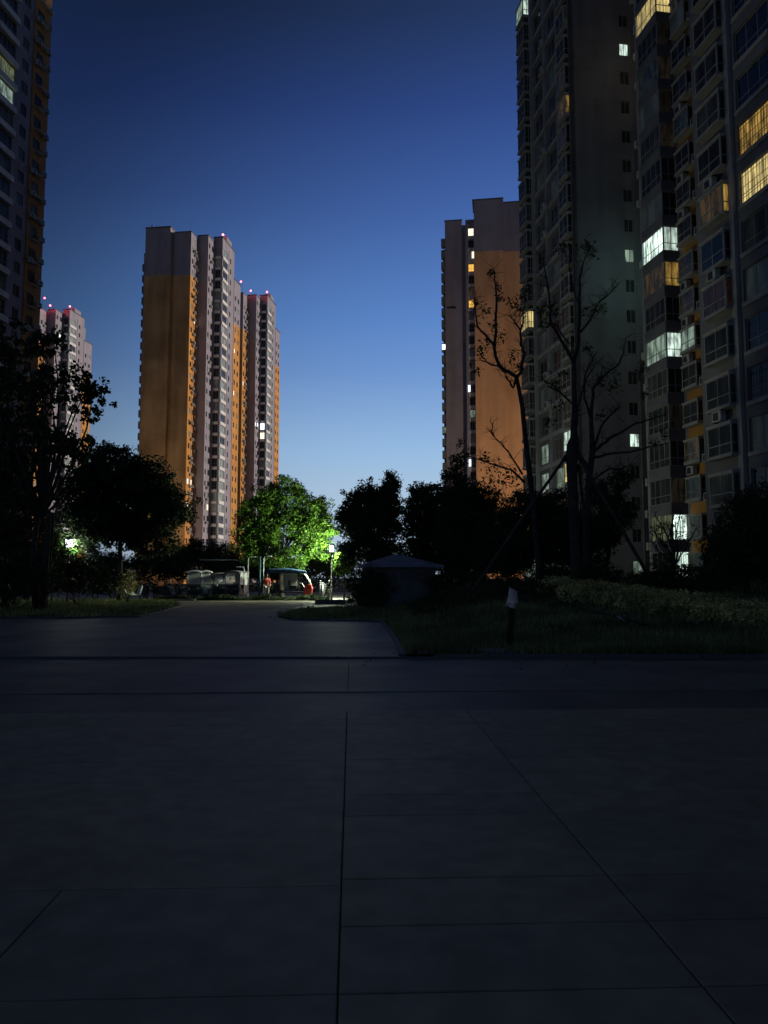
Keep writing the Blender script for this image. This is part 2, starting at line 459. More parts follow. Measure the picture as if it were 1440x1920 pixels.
# plaza bed with loose slabs in it
ANG = math.radians(2.4)          # the joints run a little to the left
plaza = MB().box(-40, 40, -12, KY, -0.12, -0.022).build('plaza', M_JOINT)
tag(plaza, kind='structure')
def slab(x0, x1, y0, y1, m, z=0.0, t=0.09, gap=0.004, name='paving_slab'):
    """slab in a frame turned by ANG about the camera foot; x is across, y is away"""
    b = MB()
    x0 += gap; x1 -= gap; y0 += gap; y1 -= gap
    tl = [random.uniform(-0.0018, 0.0018) for _ in range(4)]
    c, s = math.cos(ANG), math.sin(ANG)
    pts = [(x0, y0), (x1, y0), (x1, y1), (x0, y1)]
    e = 0.005
    ins = [(x0 + e, y0 + e), (x1 - e, y0 + e), (x1 - e, y1 - e), (x0 + e, y1 - e)]
    R = lambda p: (p[0] * c - p[1] * s, p[0] * s + p[1] * c)
    n = 0
    for p in pts: b.v.append((*R(p), z - t))
    for p, q in zip(pts, tl): b.v.append((*R(p), z - 0.004 + q))
    for p, q in zip(ins, tl): b.v.append((*R(p), z + q))
    for i in range(4):
        j = (i + 1) % 4
        b.f += [(i, j, 4 + j, 4 + i), (4 + i, 4 + j, 8 + j, 8 + i)]
    b.f.append((8, 9, 10, 11)); b.mi = [0] * len(b.f)
    return b.build(name, m, plaza)
M_CV = [mat('plaza_concrete_%s' % w, c, 0.66, 0.09, 5.0, spec=0.35, bump=0.1, bscale=130, dirt=(0.78, 0.9))
        for w, c in (('cool', (0.35, 0.285, 0.175)), ('warm', (0.375, 0.295, 0.172)), ('dusty', (0.385, 0.31, 0.186)), ('worn', (0.33, 0.268, 0.162)))]
colA = -0.045
W = 1.345
rowsR = [-1.0, 0.55, 1.6, 2.40, 2.92, 3.46, 3.98, 5.0, 5.47, 6.50, 8.05, 8.85]
rowsL = [-1.0, 0.55, 1.75, 2.92, 3.90, 5.85, 6.50, 8.05, 8.85]
for ci in range(-7, 7):
    x0 = colA + ci * W
    rows = rowsR if ci >= 0 else rowsL
    if ci in (4, 5): rows = [-1.0, 1.2, 3.0, 4.2, 5.85, 7.3, 8.85]
    if ci < 0: rows = [r for r in rows if r < 3.95]
    for y0, y1 in zip(rows[:-1], rows[1:]):
        if ci < 0 and y0 > 3.8: continue
        slab(x0, x0 + W, y0, y1, random.choice(M_CV), gap=0.0038 if ci in (0, 1) else 0.002)
for y0, y1 in ((3.9, 5.85), (5.85, 6.5), (6.5, 8.05), (8.05, 8.85)):
    slab(colA - 2.45 * W, colA, y0, y1, random.choice(M_CV), gap=0.003)
for y0, y1 in ((3.9, 5.0), (5.0, 6.9), (6.9, 8.85)):
    slab(colA - 7 * W, colA - 2.45 * W, y0, y1, random.choice(M_CV), gap=0.002)
# plain concrete each side of the slab field
for x0, x1 in ((-34, colA - 7 * W), (colA + 7 * W, 34)):
    slab(x0, x1, -10, 8.85, M_CONC, name='concrete_apron')
slab(colA - 7 * W, colA + 7 * W, -10, -1.0, M_CONC, name='concrete_apron')
slab(-34, 34, 8.87, 10.3, M_ASPHD, z=-0.012, name='asphalt_band')
for i, (x0, x1) in enumerate(((-34, -21), (-21, -14.2), (-14.2, -7.1), (-7.1, colA), (colA, 6.9), (6.9, 13.8), (13.8, 34))):
    slab(x0, x1, 10.32, 13.75, M_CONC2, z=0.0, name='concrete_strip')
# gutter and kerb edging
tag(MB().box(-60, 60, 13.2, KY + 0.16, -0.1, -0.012).build('gutter', M_ASPHD), kind='structure')
kb = bpy.data.objects.new('kerb', None); COL.objects.link(kb); tag(kb, kind='structure')
kb.location = (0, KY, 0)
kmesh = MB().box(-0.495, 0.495, 0, 0.14, -0.1, 0.022).mesh('kerb_stone', M_KERB)
kmesh2 = MB().box(-0.495, 0.495, 0, 0.16, -0.1, 0.06).mesh('kerb_stone_raised', M_KERB)
for i in range(-20, 22):
    raised = i >= 0
    o = link('kerb_stone', kmesh2 if (i > 0) else kmesh, kb, (i + 0.45 + random.uniform(-.004, .004), 0.0 + random.uniform(-.006, .006), random.uniform(-.004, .004)))

# right planted ground (a grid that follows the road edge)
EDGE = [(KY + 0.19, 0.40), (18, 0.35), (22, 0.2), (25.8, 0.0), (26.5, -0.6), (27.4, -3.3), (30, -4.2), (35.5, -3.7), (37.5, -1.9), (40, -1.3), (44, -1.5), (50.6, -1.8)]
def edge_x(y):
    for (y0, x0), (y1, x1) in zip(EDGE[:-1], EDGE[1:]):
        if y <= y1: return x0 + (x1 - x0) * max(0, (y - y0)) / (y1 - y0)
    return EDGE[-1][1]
lm = MB(); ys = sorted(set([KY + 0.19, 25.8, 26.1, 26.5, 26.9, 27.4] + list(np.arange(15.2, 50.7, 0.8)))); NX = 46
for y in ys:
    ex = edge_x(y)
    for i in range(NX):
        x = ex + (60 - ex) * (i / (NX - 1)) ** 1.7
        lm.v.append((x, y, mound(x, y)))
for j in range(len(ys) - 1):
    for i in range(NX - 1):
        a = j * NX + i; lm.f.append((a, a + 1, a + NX + 1, a + NX)); lm.mi.append(0)
n0 = len(lm.v)
for j, y in enumerate(ys): lm.v.append((edge_x(y), y, -0.02))
for j in range(len(ys) - 1): lm.f.append((j * NX, (j + 1) * NX, n0 + j + 1, n0 + j)); lm.mi.append(0)
tag(lm.build('planting_bed', M_SOIL, smooth=True), kind='structure')
# left verge
LEDGE = [gnd(-260, 1160), gnd(120, 1160), gnd(255, 1157), gnd(300, 1148), gnd(338, 1136), gnd(325, 1129.5)]
LV = [Vector((p.x, p.y, 0)) for p in LEDGE]
lv = MB()
pl = [(p.x, p.y) for p in LV] + [(-16, 50.4), (-80, 50.4), (-80, LV[0].y)]
lv.poly([(x, y, 0.05) for x, y in pl])
for i in range(len(pl)):
    a, b = pl[i], pl[(i + 1) % len(pl)]
    lv.poly([(a[0], a[1], -0.02), (b[0], b[1], -0.02), (b[0], b[1], 0.05), (a[0], a[1], 0.05)])
tag(lv.build('verge', M_SOIL), kind='structure')
kl = bpy.data.objects.new('kerb', None); COL.objects.link(kl); tag(kl, kind='structure')
def kerb_run(pts, parent, h=0.06, wd=0.12):
    for a, b in zip(pts[:-1], pts[1:]):
        a = Vector(a); b = Vector(b); L = (b - a).length; n = max(1, int(round(L / 1.0)))
        d = (b - a) / n; ang = math.atan2(d.y, d.x)
        for i in range(n):
            m = MB().box(0.004, d.length - 0.004, -wd, 0, -0.05, h).mesh('kerb_stone', M_KERB)
            link('kerb_stone', m, parent, a + d * i, ang)
kerb_run([(p.x, p.y, 0) for p in LV], kl)
kerb_run([(edge_x(y), y, 0) for y in (27.4, 26.5, 25.8, 22, 18, KY + 0.2)], kl, 0.06)

# grass: many real blades, one mass each
def in_poly(x, y, poly):
    c = False; n = len(poly); j = n - 1
    for i in range(n):
        if ((poly[i][1] > y) != (poly[j][1] > y)) and (x < (poly[j][0] - poly[i][0]) * (y - poly[i][1]) / (poly[j][1] - poly[i][1]) + poly[i][0]): c = not c
        j = i
    return c
def blade_mesh(name, roots, hh, w, m, lean=0.35):
    n = len(roots); roots = np.asarray(roots)
    th = rng.random(n) * 2 * math.pi
    s = np.stack([np.cos(th), np.sin(th), np.zeros(n)], 1)
    h = hh * (0.5 + rng.random(n))[:, None]
    le = rng.normal(size=(n, 3)) * lean; le[:, 2] = 0
    tip = roots + (np.array([0, 0, 1.0]) + le) * h
    v = np.stack([roots - s * w, roots + s * w, tip], 1).reshape(-1, 3)
    me = bpy.data.meshes.new(name)
    me.vertices.add(3 * n); me.vertices.foreach_set('co', v.astype(np.float32).ravel())
    me.loops.add(3 * n); me.loops.foreach_set('vertex_index', np.arange(3 * n, dtype=np.int32))
    me.polygons.add(n); me.polygons.foreach_set('loop_start', np.arange(0, 3 * n, 3, dtype=np.int32)); me.polygons.foreach_set('loop_total', np.full(n, 3, dtype=np.int32))
    me.materials.append(m); me.update(calc_edges=True)
    return me
R_ = []
while len(R_) < 90000:
    y = 14.8 + 34 * random.random() ** 1.5; x = edge_x(y) + 0.03 + random.random() ** 1.1 * (0.62 * y - edge_x(y))
    if math.sin(x * 2.1 + math.sin(y * 1.7) * 2) + math.sin(y * 2.3 + x) + random.uniform(-1.6, 1.6) < -0.9: continue
    R_.append((x, y, mound(x, y) - 0.01))
tag(link('grass', blade_mesh('grass', R_, 0.17, 0.012, M_GRASS)), 'rough dark grass and weeds covering the planted ground right of the side road', 'grass', kind='stuff')
R_ = []
while len(R_) < 30000:
    x = random.uniform(-34, -8); y = random.uniform(26, 50)
    if in_poly(x, y, pl): R_.append((x, y, 0.04))
tag(link('grass', blade_mesh('grass', R_, 0.16, 0.018, M_GRASS)), 'low dark grass on the verge left of the side road', 'grass', kind='stuff')

# ------------------------------------------------------------------ windows
WCACHE = {}
def window_mesh(w, h, panels, transom, m_frame, m_pane, fw=0.05, near=True):
    key = (round(w, 2), round(h, 2), panels, transom, m_frame.name, m_pane.name, near)
    if key in WCACHE: return WCACHE[key]
    f = MB()
    f.box(0, w, -0.04, 0.04, 0, fw); f.box(0, w, -0.04, 0.04, h - fw, h)
    f.box(0, fw, -0.04, 0.04, fw, h - fw); f.box(w - fw, w, -0.04, 0.04, fw, h - fw)
    for i in range(1, panels):
        x = w * i / panels
        f.box(x - fw * 0.4, x + fw * 0.4, -0.035, 0.035, fw, h - fw)
    if transom: f.box(fw, w - fw, -0.03, 0.03, h * transom - fw * 0.4, h * transom + fw * 0.4)
    p = MB()
    if near:
        p.box(fw * 0.5, w - fw * 0.5, -0.008, 0.008, fw * 0.5, h - fw * 0.5)
        r = (f.mesh('window', m_frame), p.mesh('pane', m_pane))
    else:
        f.box(fw * 0.5, w - fw * 0.5, -0.008, 0.008, fw * 0.5, h - fw * 0.5, 1)
        r = (f.mesh('window', [m_frame, m_pane]), None)
    WCACHE[key] = r
    return r
RZ = {'F': 0.0, 'R': math.pi / 2, 'L': -math.pi / 2}
def place(kind, pos, a, d, z, w):
    """local location of an F-built part (x:0..w, -y outward) on a facade"""
    if kind == 'F': return (a, pos - d, z)
    if kind == 'R': return (pos + d, a, z)
    return (pos - d, a + w, z)
def abox(mb, kind, pos, a0, a1, d0, d1, z0, z1):
    if kind == 'F': mb.box(a0, a1, pos - d1, pos - d0, z0, z1)
    elif kind == 'R': mb.box(pos + d0, pos + d1, a0, a1, z0, z1)
    else: mb.box(pos - d1, pos - d0, a0, a1, z0, z1)
def add_window(root, kind, pos, a, z, w, h, panels, transom, mf, mp, d=-0.12, near=True):
    mw, mpn = window_mesh(w, h, panels, transom, mf, mp, near=near)
    o = link('window', mw, root, place(kind, pos, a, d, z, w), RZ[kind])
    if mpn:
        link('pane', mpn, o)
    return o
def facade(root, walls, kind, pos, a0, a1, z1, cols, floors, fh, z_first=0.0, band=None, near=False, T=0.3, panefn=None, mf=None):
    """wall skin with real openings. walls = (MB below band, MB above band). cols: (c0,c1,sill,head,panels,transom)"""
    def wb(A0, A1, Z0, Z1):
        if band is None: abox(walls[0], kind, pos, A0, A1, -T, 0, Z0, Z1); return
        if Z0 < band: abox(walls[0], kind, pos, A0, A1, -T, 0, Z0, min(Z1, band))
        if Z1 > band: abox(walls[1], kind, pos, A0, A1, -T, 0, max(Z0, band), Z1)
    cols = sorted(cols)
    e = a0
    for c in cols:
        if c[0] > e + 0.01: wb(e, c[0], 0, z1)
        e = c[1]
    if a1 > e + 0.01: wb(e, a1, 0, z1)
    for ci, c in enumerate(cols):
        zp = 0
        for k in range(floors):
            zs = z_first + k * fh + c[2]; zh = z_first + k * fh + c[3]
            if zs > zp + 0.005: wb(c[0], c[1], zp, zs)
            zp = zh
            mp = panefn(ci, k) if panefn else G_FAR
            add_window(root, kind, pos, c[0], zs, c[1] - c[0], zh - zs, c[4], c[5], mf or M_FRAMED, mp, near=near)
        wb(c[0], c[1], zp, z1)

# ------------------------------------------------------------------ far towers
TH = math.radians(-7.5)
FH = 2.9
def ac_mesh():
    b = MB()
    b.box(0, 0.85, -0.55, -0.2, 0.12, 0.72)
    b.box(0.05, 0.1, -0.6, 0, 0.05, 0.12); b.box(0.75, 0.8, -0.6, 0, 0.05, 0.12)
    b.box(0.12, 0.6, -0.57, -0.55, 0.2, 0.64, 1)
    return b.mesh('ac_unit', [M_AC, M_BLACK])
AC = ac_mesh()
def bulb_light(root, x, y, z, power=30.0, r=0.28):
    o = MB().ball((0, 0, 0.35), r, 10, 7).tube([(0, 0, -0.6), (0, 0, 0.1)], 0.05, 6, mi=1).build('warning_light', [glow('red_lamp', (1.0, 0.12, 0.16), 9.0), M_DARKM], root)
    o.location = (x, y, z)
    l = bpy.data.lights.new('red_lamp_light', 'POINT'); l.energy = power; l.color = (1, 0.08, 0.12); l.shadow_soft_size = r
    lo = bpy.data.objects.new('lamp_light', l); COL.objects.link(lo); lo.parent = o; lo.location = (0, 0, 0.95)

def far_tower(name, label, loc, seed, lit, lights, group):
    rr = random.Random(seed)
    root = thing(name, label, 'apartment tower', loc, TH, group)
    N = 30; TOPB = 76.0
    wo, wg, we = MB(), MB(), MB()
    rf = MB(); bd = MB(); sl = MB()
    def pf(tag_):
        def f(ci, k):
            key = (tag_, ci, k)
            if key in lit: return lit[key]
            r = rr.random()
            return G_FARP if r < 0.22 else G_FAR
        return f
    # end wall facing the camera: two leaves with a groove between
    def endleaf(x0, x1, y0, y1, top):
        we.box(x0, x1, y0, y1, 0, TOPB); wg.box(x0, x1, y0, y1, TOPB, top)
    endleaf(-11.6, -5.1, -0.7, 3.0, 88.2)
    endleaf(-5.1, -4.3, 0.5, 3.0, 87.4)
    endleaf(-4.3, -0.3, 0.0, 3.0, 87.0)
    for k in range(1, 27):      # recessed joint lines of the render, one per floor
        we.box(-11.58, -5.12, -0.715, -0.69, k * FH - 0.02, k * FH + 0.02)
    # parapets
    rf.box(-11.7, -5.0, -0.8, 3.1, 88.2, 88.5); rf.box(-4.35, 0.05, -0.05, 4.8, 87.0, 87.25)
    # set back left strip with small projecting bays
    wg.box(-13.6, -11.6, 3.0, 23, 0, 83.2); rf.box(-13.7, -11.6, 2.9, 23, 83.2, 83.4)
    for k in range(28):
        sl.box(-14.3, -13.6, 3.6, 5.2, k * FH + 0.9, k * FH + 2.7)
        sl.box(-14.2, -13.6, 7.5, 9.2, k * FH + 0.9, k * FH + 2.7)
    # core
    wg.box(-11.6, -0.3, 3.0, 24, 0, 86.5); wg.box(-0.3, 2.35, 5.0, 24, 0, 88.0); wg.box(2.35, 4.5, 9.6, 18.4, 0, 89.5)
    rf.box(-0.3, 2.75, 4.65, 9.35, 88.0, 88.3); rf.box(2.3, 4.9, 9.25, 18.8, 89.5, 89.8)
    wg.box(3.0, 4.9, 12.0, 16.0, 89.8, 91.0)
    # a: orange side with windows and air conditioners
    facade(root, (wo, wg), 'R', 0.0, 0.0, 4.7, 87.0, [(0.7, 1.75, 1.0, 2.3, 2, 0), (2.9, 3.9, 1.0, 2.3, 2, 0)], N - 1, FH, 0.0, TOPB, panefn=pf('a'))
    # b: plain front
    wo2 = MB()
    facade(root, (wg, wg), 'F', 4.7, 0.0, 2.35, 88.0, [], 0, FH)
    # c: mauve side
    facade(root, (wg, wg), 'R', 2.65, 4.7, 9.3, 88.0, [(5.2, 6.1, 1.0, 2.3, 1, 0), (7.2, 8.5, 0.9, 2.4, 2, 0)], N, FH, panefn=pf('c'))
    # d: glazed front bay
    facade(root, (wg, wg), 'F', 9.3, 2.65, 4.5, 89.5, [(2.95, 4.35, 0.55, 2.6, 2, 0.35)], N, FH, panefn=pf('d'))
    # e: side with the wide balconies
    facade(root, (wg, wg), 'R', 4.8, 9.3, 18.7, 89.5, [(9.8, 13.2, 0.75, 2.55, 3, 0.33), (15.2, 16.1, 0.95, 2.35, 1, 0)], N, FH, panefn=lambda ci, k: lit.get(('e', ci, k), (G_FARP if (rr.random() < 0.72 and ci == 0) else G_FAR)), mf=M_FRAME)
    for k in range(N):
        bd.box(4.8, 4.98, 9.5, 13.5, k * FH - 0.25, k * FH + 0.6)
        bd.box(2.9, 4.4, 9.18, 9.3, k * FH - 0.25, k * FH + 0.4)
    # f: orange return, lower roof
    wg.box(-0.3, 4.6, 18.7, 24.0, 0, 82.0); rf.box(-0.4, 5.0, 18.75, 24.2, 82.0, 82.3)
    facade(root, (wo, wg), 'R', 4.9, 18.7, 24.0, 82.0, [(19.4, 20.3, 1.0, 2.3, 1, 0), (21.8, 22.9, 1.0, 2.3, 2, 0)], 27, FH, 0.0, 70.0, panefn=pf('f'))
    wo.build('wall', M_ORANGE, root)['label'] = 'orange rendered side wall'
    we.build('wall', M_OCHRE, root)['label'] = 'dull ochre end wall'
    wg.build('wall', M_GREYWALL, root)['label'] = 'mauve grey wall'
    tag(bd.build('floor_band', M_BAND, root), kind='stuff')
    tag(sl.build('side_bay', M_FRAMED, root), kind='stuff')
    build_each(rf, 'roof_coping', M_ROOF, root)
    # condensers
    for k in range(1, N - 1):
        for a in (1.85, 2.0):
            if rr.random() < 0.62:
                link('ac_unit', AC, root, (0.0, a + rr.uniform(-0.1, 0.15), k * FH + rr.choice((0.1, 0.3, 1.2))), RZ['R'])
        if rr.random() < 0.7:
            link('ac_unit', AC, root, (0.0, 3.75, k * FH + rr.choice((0.0, 0.2))), RZ['R'])
        if rr.random() < 0.3:
            link('ac_unit', AC, root, (2.65, 6.2, k * FH + 0.2), RZ['R'])
    MB().tube([(0.08, 2.55, 0), (0.08, 2.55, 86)], 0.06, 5).tube([(4.9, 14.2, 0), (4.9, 14.2, 88)], 0.07, 5).build('downpipe', M_AC, root)
    # aerial
    MB().tube([(-0.6, 0.6, 87), (-0.6, 0.6, 90.6)], 0.05, 5).tube([(-10.5, 0.6, 88), (-10.5, 0.6, 89.6)], 0.25, 5).build('roof_aerial', M_DARKM, root)
    for (x, y, z, p) in lights: bulb_light(root, x, y, z, p)
    return root
GRP = 'tall orange and mauve apartment towers'
far_tower('apartment_tower', 'tall ochre and mauve tower left of centre with a broad windowless end wall', (-47.8, 184, 0), 11,
          {('a', 1, 22): L_FAR, ('a', 0, 8): L_FARW, ('a', 0, 6): L_FARW, ('c', 1, 6): L_FAR, ('a', 1, 8): L_FAR, ('f', 0, 21): L_FAR, ('f', 0, 17): L_FAR},
          [(4.5, 10.2, 90.3, 140)], GRP)
far_tower('apartment_tower', 'narrower tower standing directly behind the windowless end wall tower, red roof lights on top', (-47.8 + 0.1305 * 41.4, 184 + 41.2, 0), 12,
          {('a', 0, 20): L_FAR, ('c', 1, 16): L_FARW, ('c', 0, 16): L_FARW, ('d', 0, 16): L_FARW, ('d', 0, 15): L_FAR, ('c', 1, 7): L_FARW},
          [(4.4, 9.9, 90.5, 90), (1.0, 4.0, 88.8, 500), (-3.5, 8, 93.5, 60)], GRP)
far_tower('apartment_tower', 'mauve tower half hidden by the big leaved tree at far left', (-109.5, 238, 0), 13,
          {('c', 1, 27): L_FARW, ('a', 0, 8): L_FAR, ('a', 0, 16): L_FAR, ('a', 1, 13): L_FAR},
          [(4.4, 9.9, 90.5, 120), (1.0, 4.0, 88.8, 900), (-3.5, 8, 93.0, 60)], GRP)

# tower right of centre
def right_far_tower():
    root = thing('apartment_tower', 'tower right of centre with a terracotta orange end wall', 'apartment tower', (20.5, 169, 0), math.radians(-8.5), GRP)
    rr = random.Random(5)
    wo, wg, rf, sl, bd = MB(), MB(), MB(), MB(), MB()
    B = 75.3
    wo.box(0, 6.6, 0, 6, 0, B); wg.box(0, 6.6, 0, 6, B, 87.4)
    wo.box(6.6, 16, 0.9, 6, 0, B); wg.box(6.6, 16, 0.9, 6, B, 86.8)
    for k in range(2, 26, 2):
        wo.box(0.02, 6.58, -0.012, 0.01, k * FH - 0.02, k * FH + 0.02)
        wo.box(6.62, 15.98, 0.888, 0.91, k * FH - 0.02, k * FH + 0.02)
    rf.box(-0.35, 6.7, -0.1, 6, 87.4, 87.7); rf.box(6.7, 16, 0.8, 6, 86.8, 87.05)
    # recessed glazed front in the gap
    lit = {25: L_FARA, 23: L_DIMAMB, 22: L_FARA, 28: L_FAR, 13: L_DIMWH}
    facade(root, (wg, wg), 'F', 6.0, -2.2, 0.0, 85.0, [(-1.55, -0.25, 0.7, 2.5, 2, 0.4)], 29, FH, panefn=lambda ci, k: lit.get(k, G_FARP if rr.random() < 0.3 else G_FAR), mf=M_FRAME)
    for k in range(29): bd.box(-1.6, -0.1, 5.75, 6.0, k * FH - 0.2, k * FH + 0.55)
    for k, m in ((26, L_FAR), (22, L_FARA), (15, L_FARW), (9, L_FARW), (4, L_FARW), (2, L_FARW)):
        add_window(root, 'F', 5.8, -0.75 if k > 20 else -1.9, k * FH + 0.8, 0.6, 1.7, 1, 0, M_FRAME, m, near=False, d=0.1)
    # set back left leaf
    wg.box(-7.3, -2.2, 10.2, 24, 0, 86.6); wg.box(-7.3, -3.2, 10.15, 24, 86.6, 87.8); rf.box(-7.4, -3.1, 10.05, 24, 87.8, 88.05)
    wg.box(-2.2, 16, 6.3, 24, 0, 86.0)
    wg.box(-8.0, -7.3, 13, 24, 0, 82)
    for k in range(29):
        sl.box(-8.3, -7.3, 10.8, 12.6, k * FH + 0.8, k * FH + 2.6)
    for k in (19, 12, 8):
        add_window(root, 'F', 10.78, -8.25, k * FH + 1.0, 0.9, 1.4, 1, 0, M_FRAME, L_FARW if k == 19 else L_DIMWH, near=False, d=0.0)
    MB().box(-6.9, -4.8, 9.9, 10.16, 66.0, 66.25).build('wall_ledge', M_BLACK, root)
    wo.build('wall', M_TAN, root)['label'] = 'terracotta orange end wall'
    wg.build('wall', M_GREYWALL, root)['label'] = 'mauve grey wall'
    build_each(rf, 'roof_coping', M_ROOF, root)
    tag(sl.build('side_bay', M_FRAMED, root), kind='stuff'); tag(bd.build('floor_band', M_BAND, root), kind='stuff')
right_far_tower()

# unseen tower added behind the blank wall to keep sun off the near left tower
def shading_tower():
    root = thing('apartment_tower', 'plain unseen tower added behind the dark blank wall tower to shade the left edge tower', 'apartment tower', (34, 89, 0), math.radians(9.1), 'near grey apartment towers on the right')
    w = MB().box(0.3, 24, 0.3, 44, 0, 90)
    facade(root, (w, w), 'F', 0.0, 0, 24, 90, [(3, 5, 0.9, 2.4, 2, 0), (10, 11.5, 0.9, 2.4, 2, 0), (18, 20, 0.9, 2.4, 2, 0)], 8, 2.8)
    facade(root, (w, w), 'L', 0.0, 0, 44, 90, [(4, 6, 0.9, 2.4, 2, 0), (12, 15, 0.7, 2.4, 3, 0.3), (22, 25, 0.7, 2.4, 3, 0.3)], 8, 2.8)
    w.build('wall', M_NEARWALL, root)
shading_tower()

# ------------------------------------------------------------------ near left tower
def near_left_tower():
    root = thing('apartment_tower', 'dark tower cut off by the left edge of the photo, orange strip at its corner', 'apartment tower', (-44.3, 96, 0), math.radians(-7.5), GRP)
    rr = random.Random(9)
    wo, wg, bd = MB(), MB(), MB()
    wg.box(-18, -0.3, -40, 0, 0, 87); wo.box(-6, 0.0, 0, 0.3, 0, 87)
    def pf(ci, k): return G_MID if rr.random() < 0.3 else G_DARK
    facade(root, (wo, wo), 'R', 0.0, -3.3, 0.0, 87, [(-2.7, -1.2, 0.9, 2.35, 2, 0)], 27, 2.9, panefn=pf, near=True)
    facade(root, (wg, wg), 'R', -0.1, -6.3, -3.3, 87, [(-5.4, -4.1, 0.95, 2.4, 2, 0)], 27, 2.9, panefn=pf, near=True)
    lit = {20: L_DIMWH, 21: L_DIMGR}
    facade(root, (wg, wg), 'R', 0.0, -14, -6.3, 87, [(-10.2, -6.9, 0.75, 2.6, 4, 0.33), (-13.6, -10.8, 0.75, 2.6, 3, 0.33)], 27, 2.9, panefn=lambda ci, k: lit.get(k, pf(ci, k)), near=True, mf=M_FRAME)
    facade(root, (wg, wg), 'R', 0.0, -40, -14, 87, [], 0, 2.9)
    for k in range(28):
        bd.box(0.0, 0.35, -10.4, -6.7, k * 2.9 - 0.2, k * 2.9 + 0.55); bd.box(0.0, 0.35, -13.8, -10.6, k * 2.9 - 0.2, k * 2.9 + 0.55)
    for k in range(1, 27):
        link('ac_unit', AC, root, (0.0, -1.05 + rr.uniform(-.1, .1), k * 2.9 + rr.choice((0.2, 0.9))), RZ['R'])
        if rr.random() < 0.5: link('ac_unit', AC, root, (0.0, -3.2, k * 2.9 + 0.1), RZ['R'])
        link('ac_ledge', WCACHE.setdefault('ledge', MB().box(0, 1.5, -0.6, 0, -0.08, 0).mesh('ac_ledge', M_BAND)), root, (0.0, -2.6, k * 2.9 + 0.55), RZ['R'])
    wo.build('wall', mat('shaded_ochre_render', (0.40, 0.20, 0.075), 0.9, 0.1, 0.5, streak=True, dirt=(0.7, 0.3)), root)['label'] = 'orange corner wall'  # orange render darkened: the corner's shade is put into its colour
    wg.build('wall', M_GREYWALL, root)['label'] = 'mauve grey wall'
    tag(bd.build('floor_band', M_BAND, root), kind='stuff')
near_left_tower()

# ------------------------------------------------------------------ near right towers
TR = math.radians(9.1)
BCACHE = {}
def bay_meshes(w, p, h, panels, tz, mf, trim, lo=0.28, hi=0.16):
    """projecting glazed bay, F orientation: x 0..w, y 0..-p, glass z 0..h with slabs below and above"""
    key = (w, p, h, panels, tz, mf.name, trim.name, lo, hi)
    if key in BCACHE: return BCACHE[key]
    t = 0.055
    b = MB()
    b.box(-0.06, w + 0.06, -p - 0.06, 0, -lo, 0, 1); b.box(-0.06, w + 0.06, -p - 0.06, 0, h, h + hi, 1)
    f = MB()
    for x in (0, w - 0.09): f.box(x, x + 0.09, -p, -p + 0.09, 0, h)
    for i in range(1, panels):
        x = w * i / panels; f.box(x - t / 2, x + t / 2, -p, -p + 0.06, 0, h)
    f.box(0.09, w - 0.09, -p + 0.002, -p + 0.058, tz - t / 2, tz + t / 2)
    f.box(0.09, w - 0.09, -p + 0.002, -p + 0.058, 0, t); f.box(0.09, w - 0.09, -p + 0.002, -p + 0.058, h - t, h)
    for x in (0.015, w - 0.075):
        f.box(x, x + 0.06, -p + 0.09, 0, tz - t / 2, tz + t / 2)
        f.box(x, x + 0.06, -p + 0.09, 0, 0, t); f.box(x, x + 0.06, -p + 0.09, 0, h - t, h)
        if p > 0.8: f.box(x, x + 0.06, -p * 0.5 - t / 2, -p * 0.5 + t / 2, t, h - t)
        f.box(x, x + 0.06, -0.06, 0, t, h - t)
    for v, fc in ((f.v, f.f),):
        n = len(b.v); b.v += v; b.f += [tuple(n + i for i in q) for q in fc]; b.mi += [0] * len(fc)
    me = b.mesh('bay_window', [mf, trim])
    r = {'bay': me, 'front': {}, 'sa': {}, 'sb': {}}
    BCACHE[key] = r
    return r
def add_bay(root, kind, pos, a, z, w, p, h, panels, tz, mf, trim, m_front, m_near, m_far=None, lo=0.28, hi=0.16):
    r = bay_meshes(w, p, h, panels, tz, mf, trim, lo, hi)
    o = link('bay_window', r['bay'], root, place(kind, pos, a, 0, z, w), RZ[kind])
    m_far = m_far or m_near
    def g(k, m, f):
        if m.name not in r[k]: r[k][m.name] = f().mesh('pane', m)
        link('pane', r[k][m.name], o)
    g('front', m_front, lambda: MB().box(0.05, w - 0.05, -p + 0.025, -p + 0.035, 0.03, h - 0.03))
    g('sa', m_far, lambda: MB().box(0.04, 0.05, -p + 0.05, -0.02, 0.03, h - 0.03))
    g('sb', m_near, lambda: MB().box(w - 0.05, w - 0.04, -p + 0.05, -0.02, 0.03, h - 0.03))
    return o
# On an L facade built x runs towards the camera, so 'sb' (x=w) is the side that faces the camera

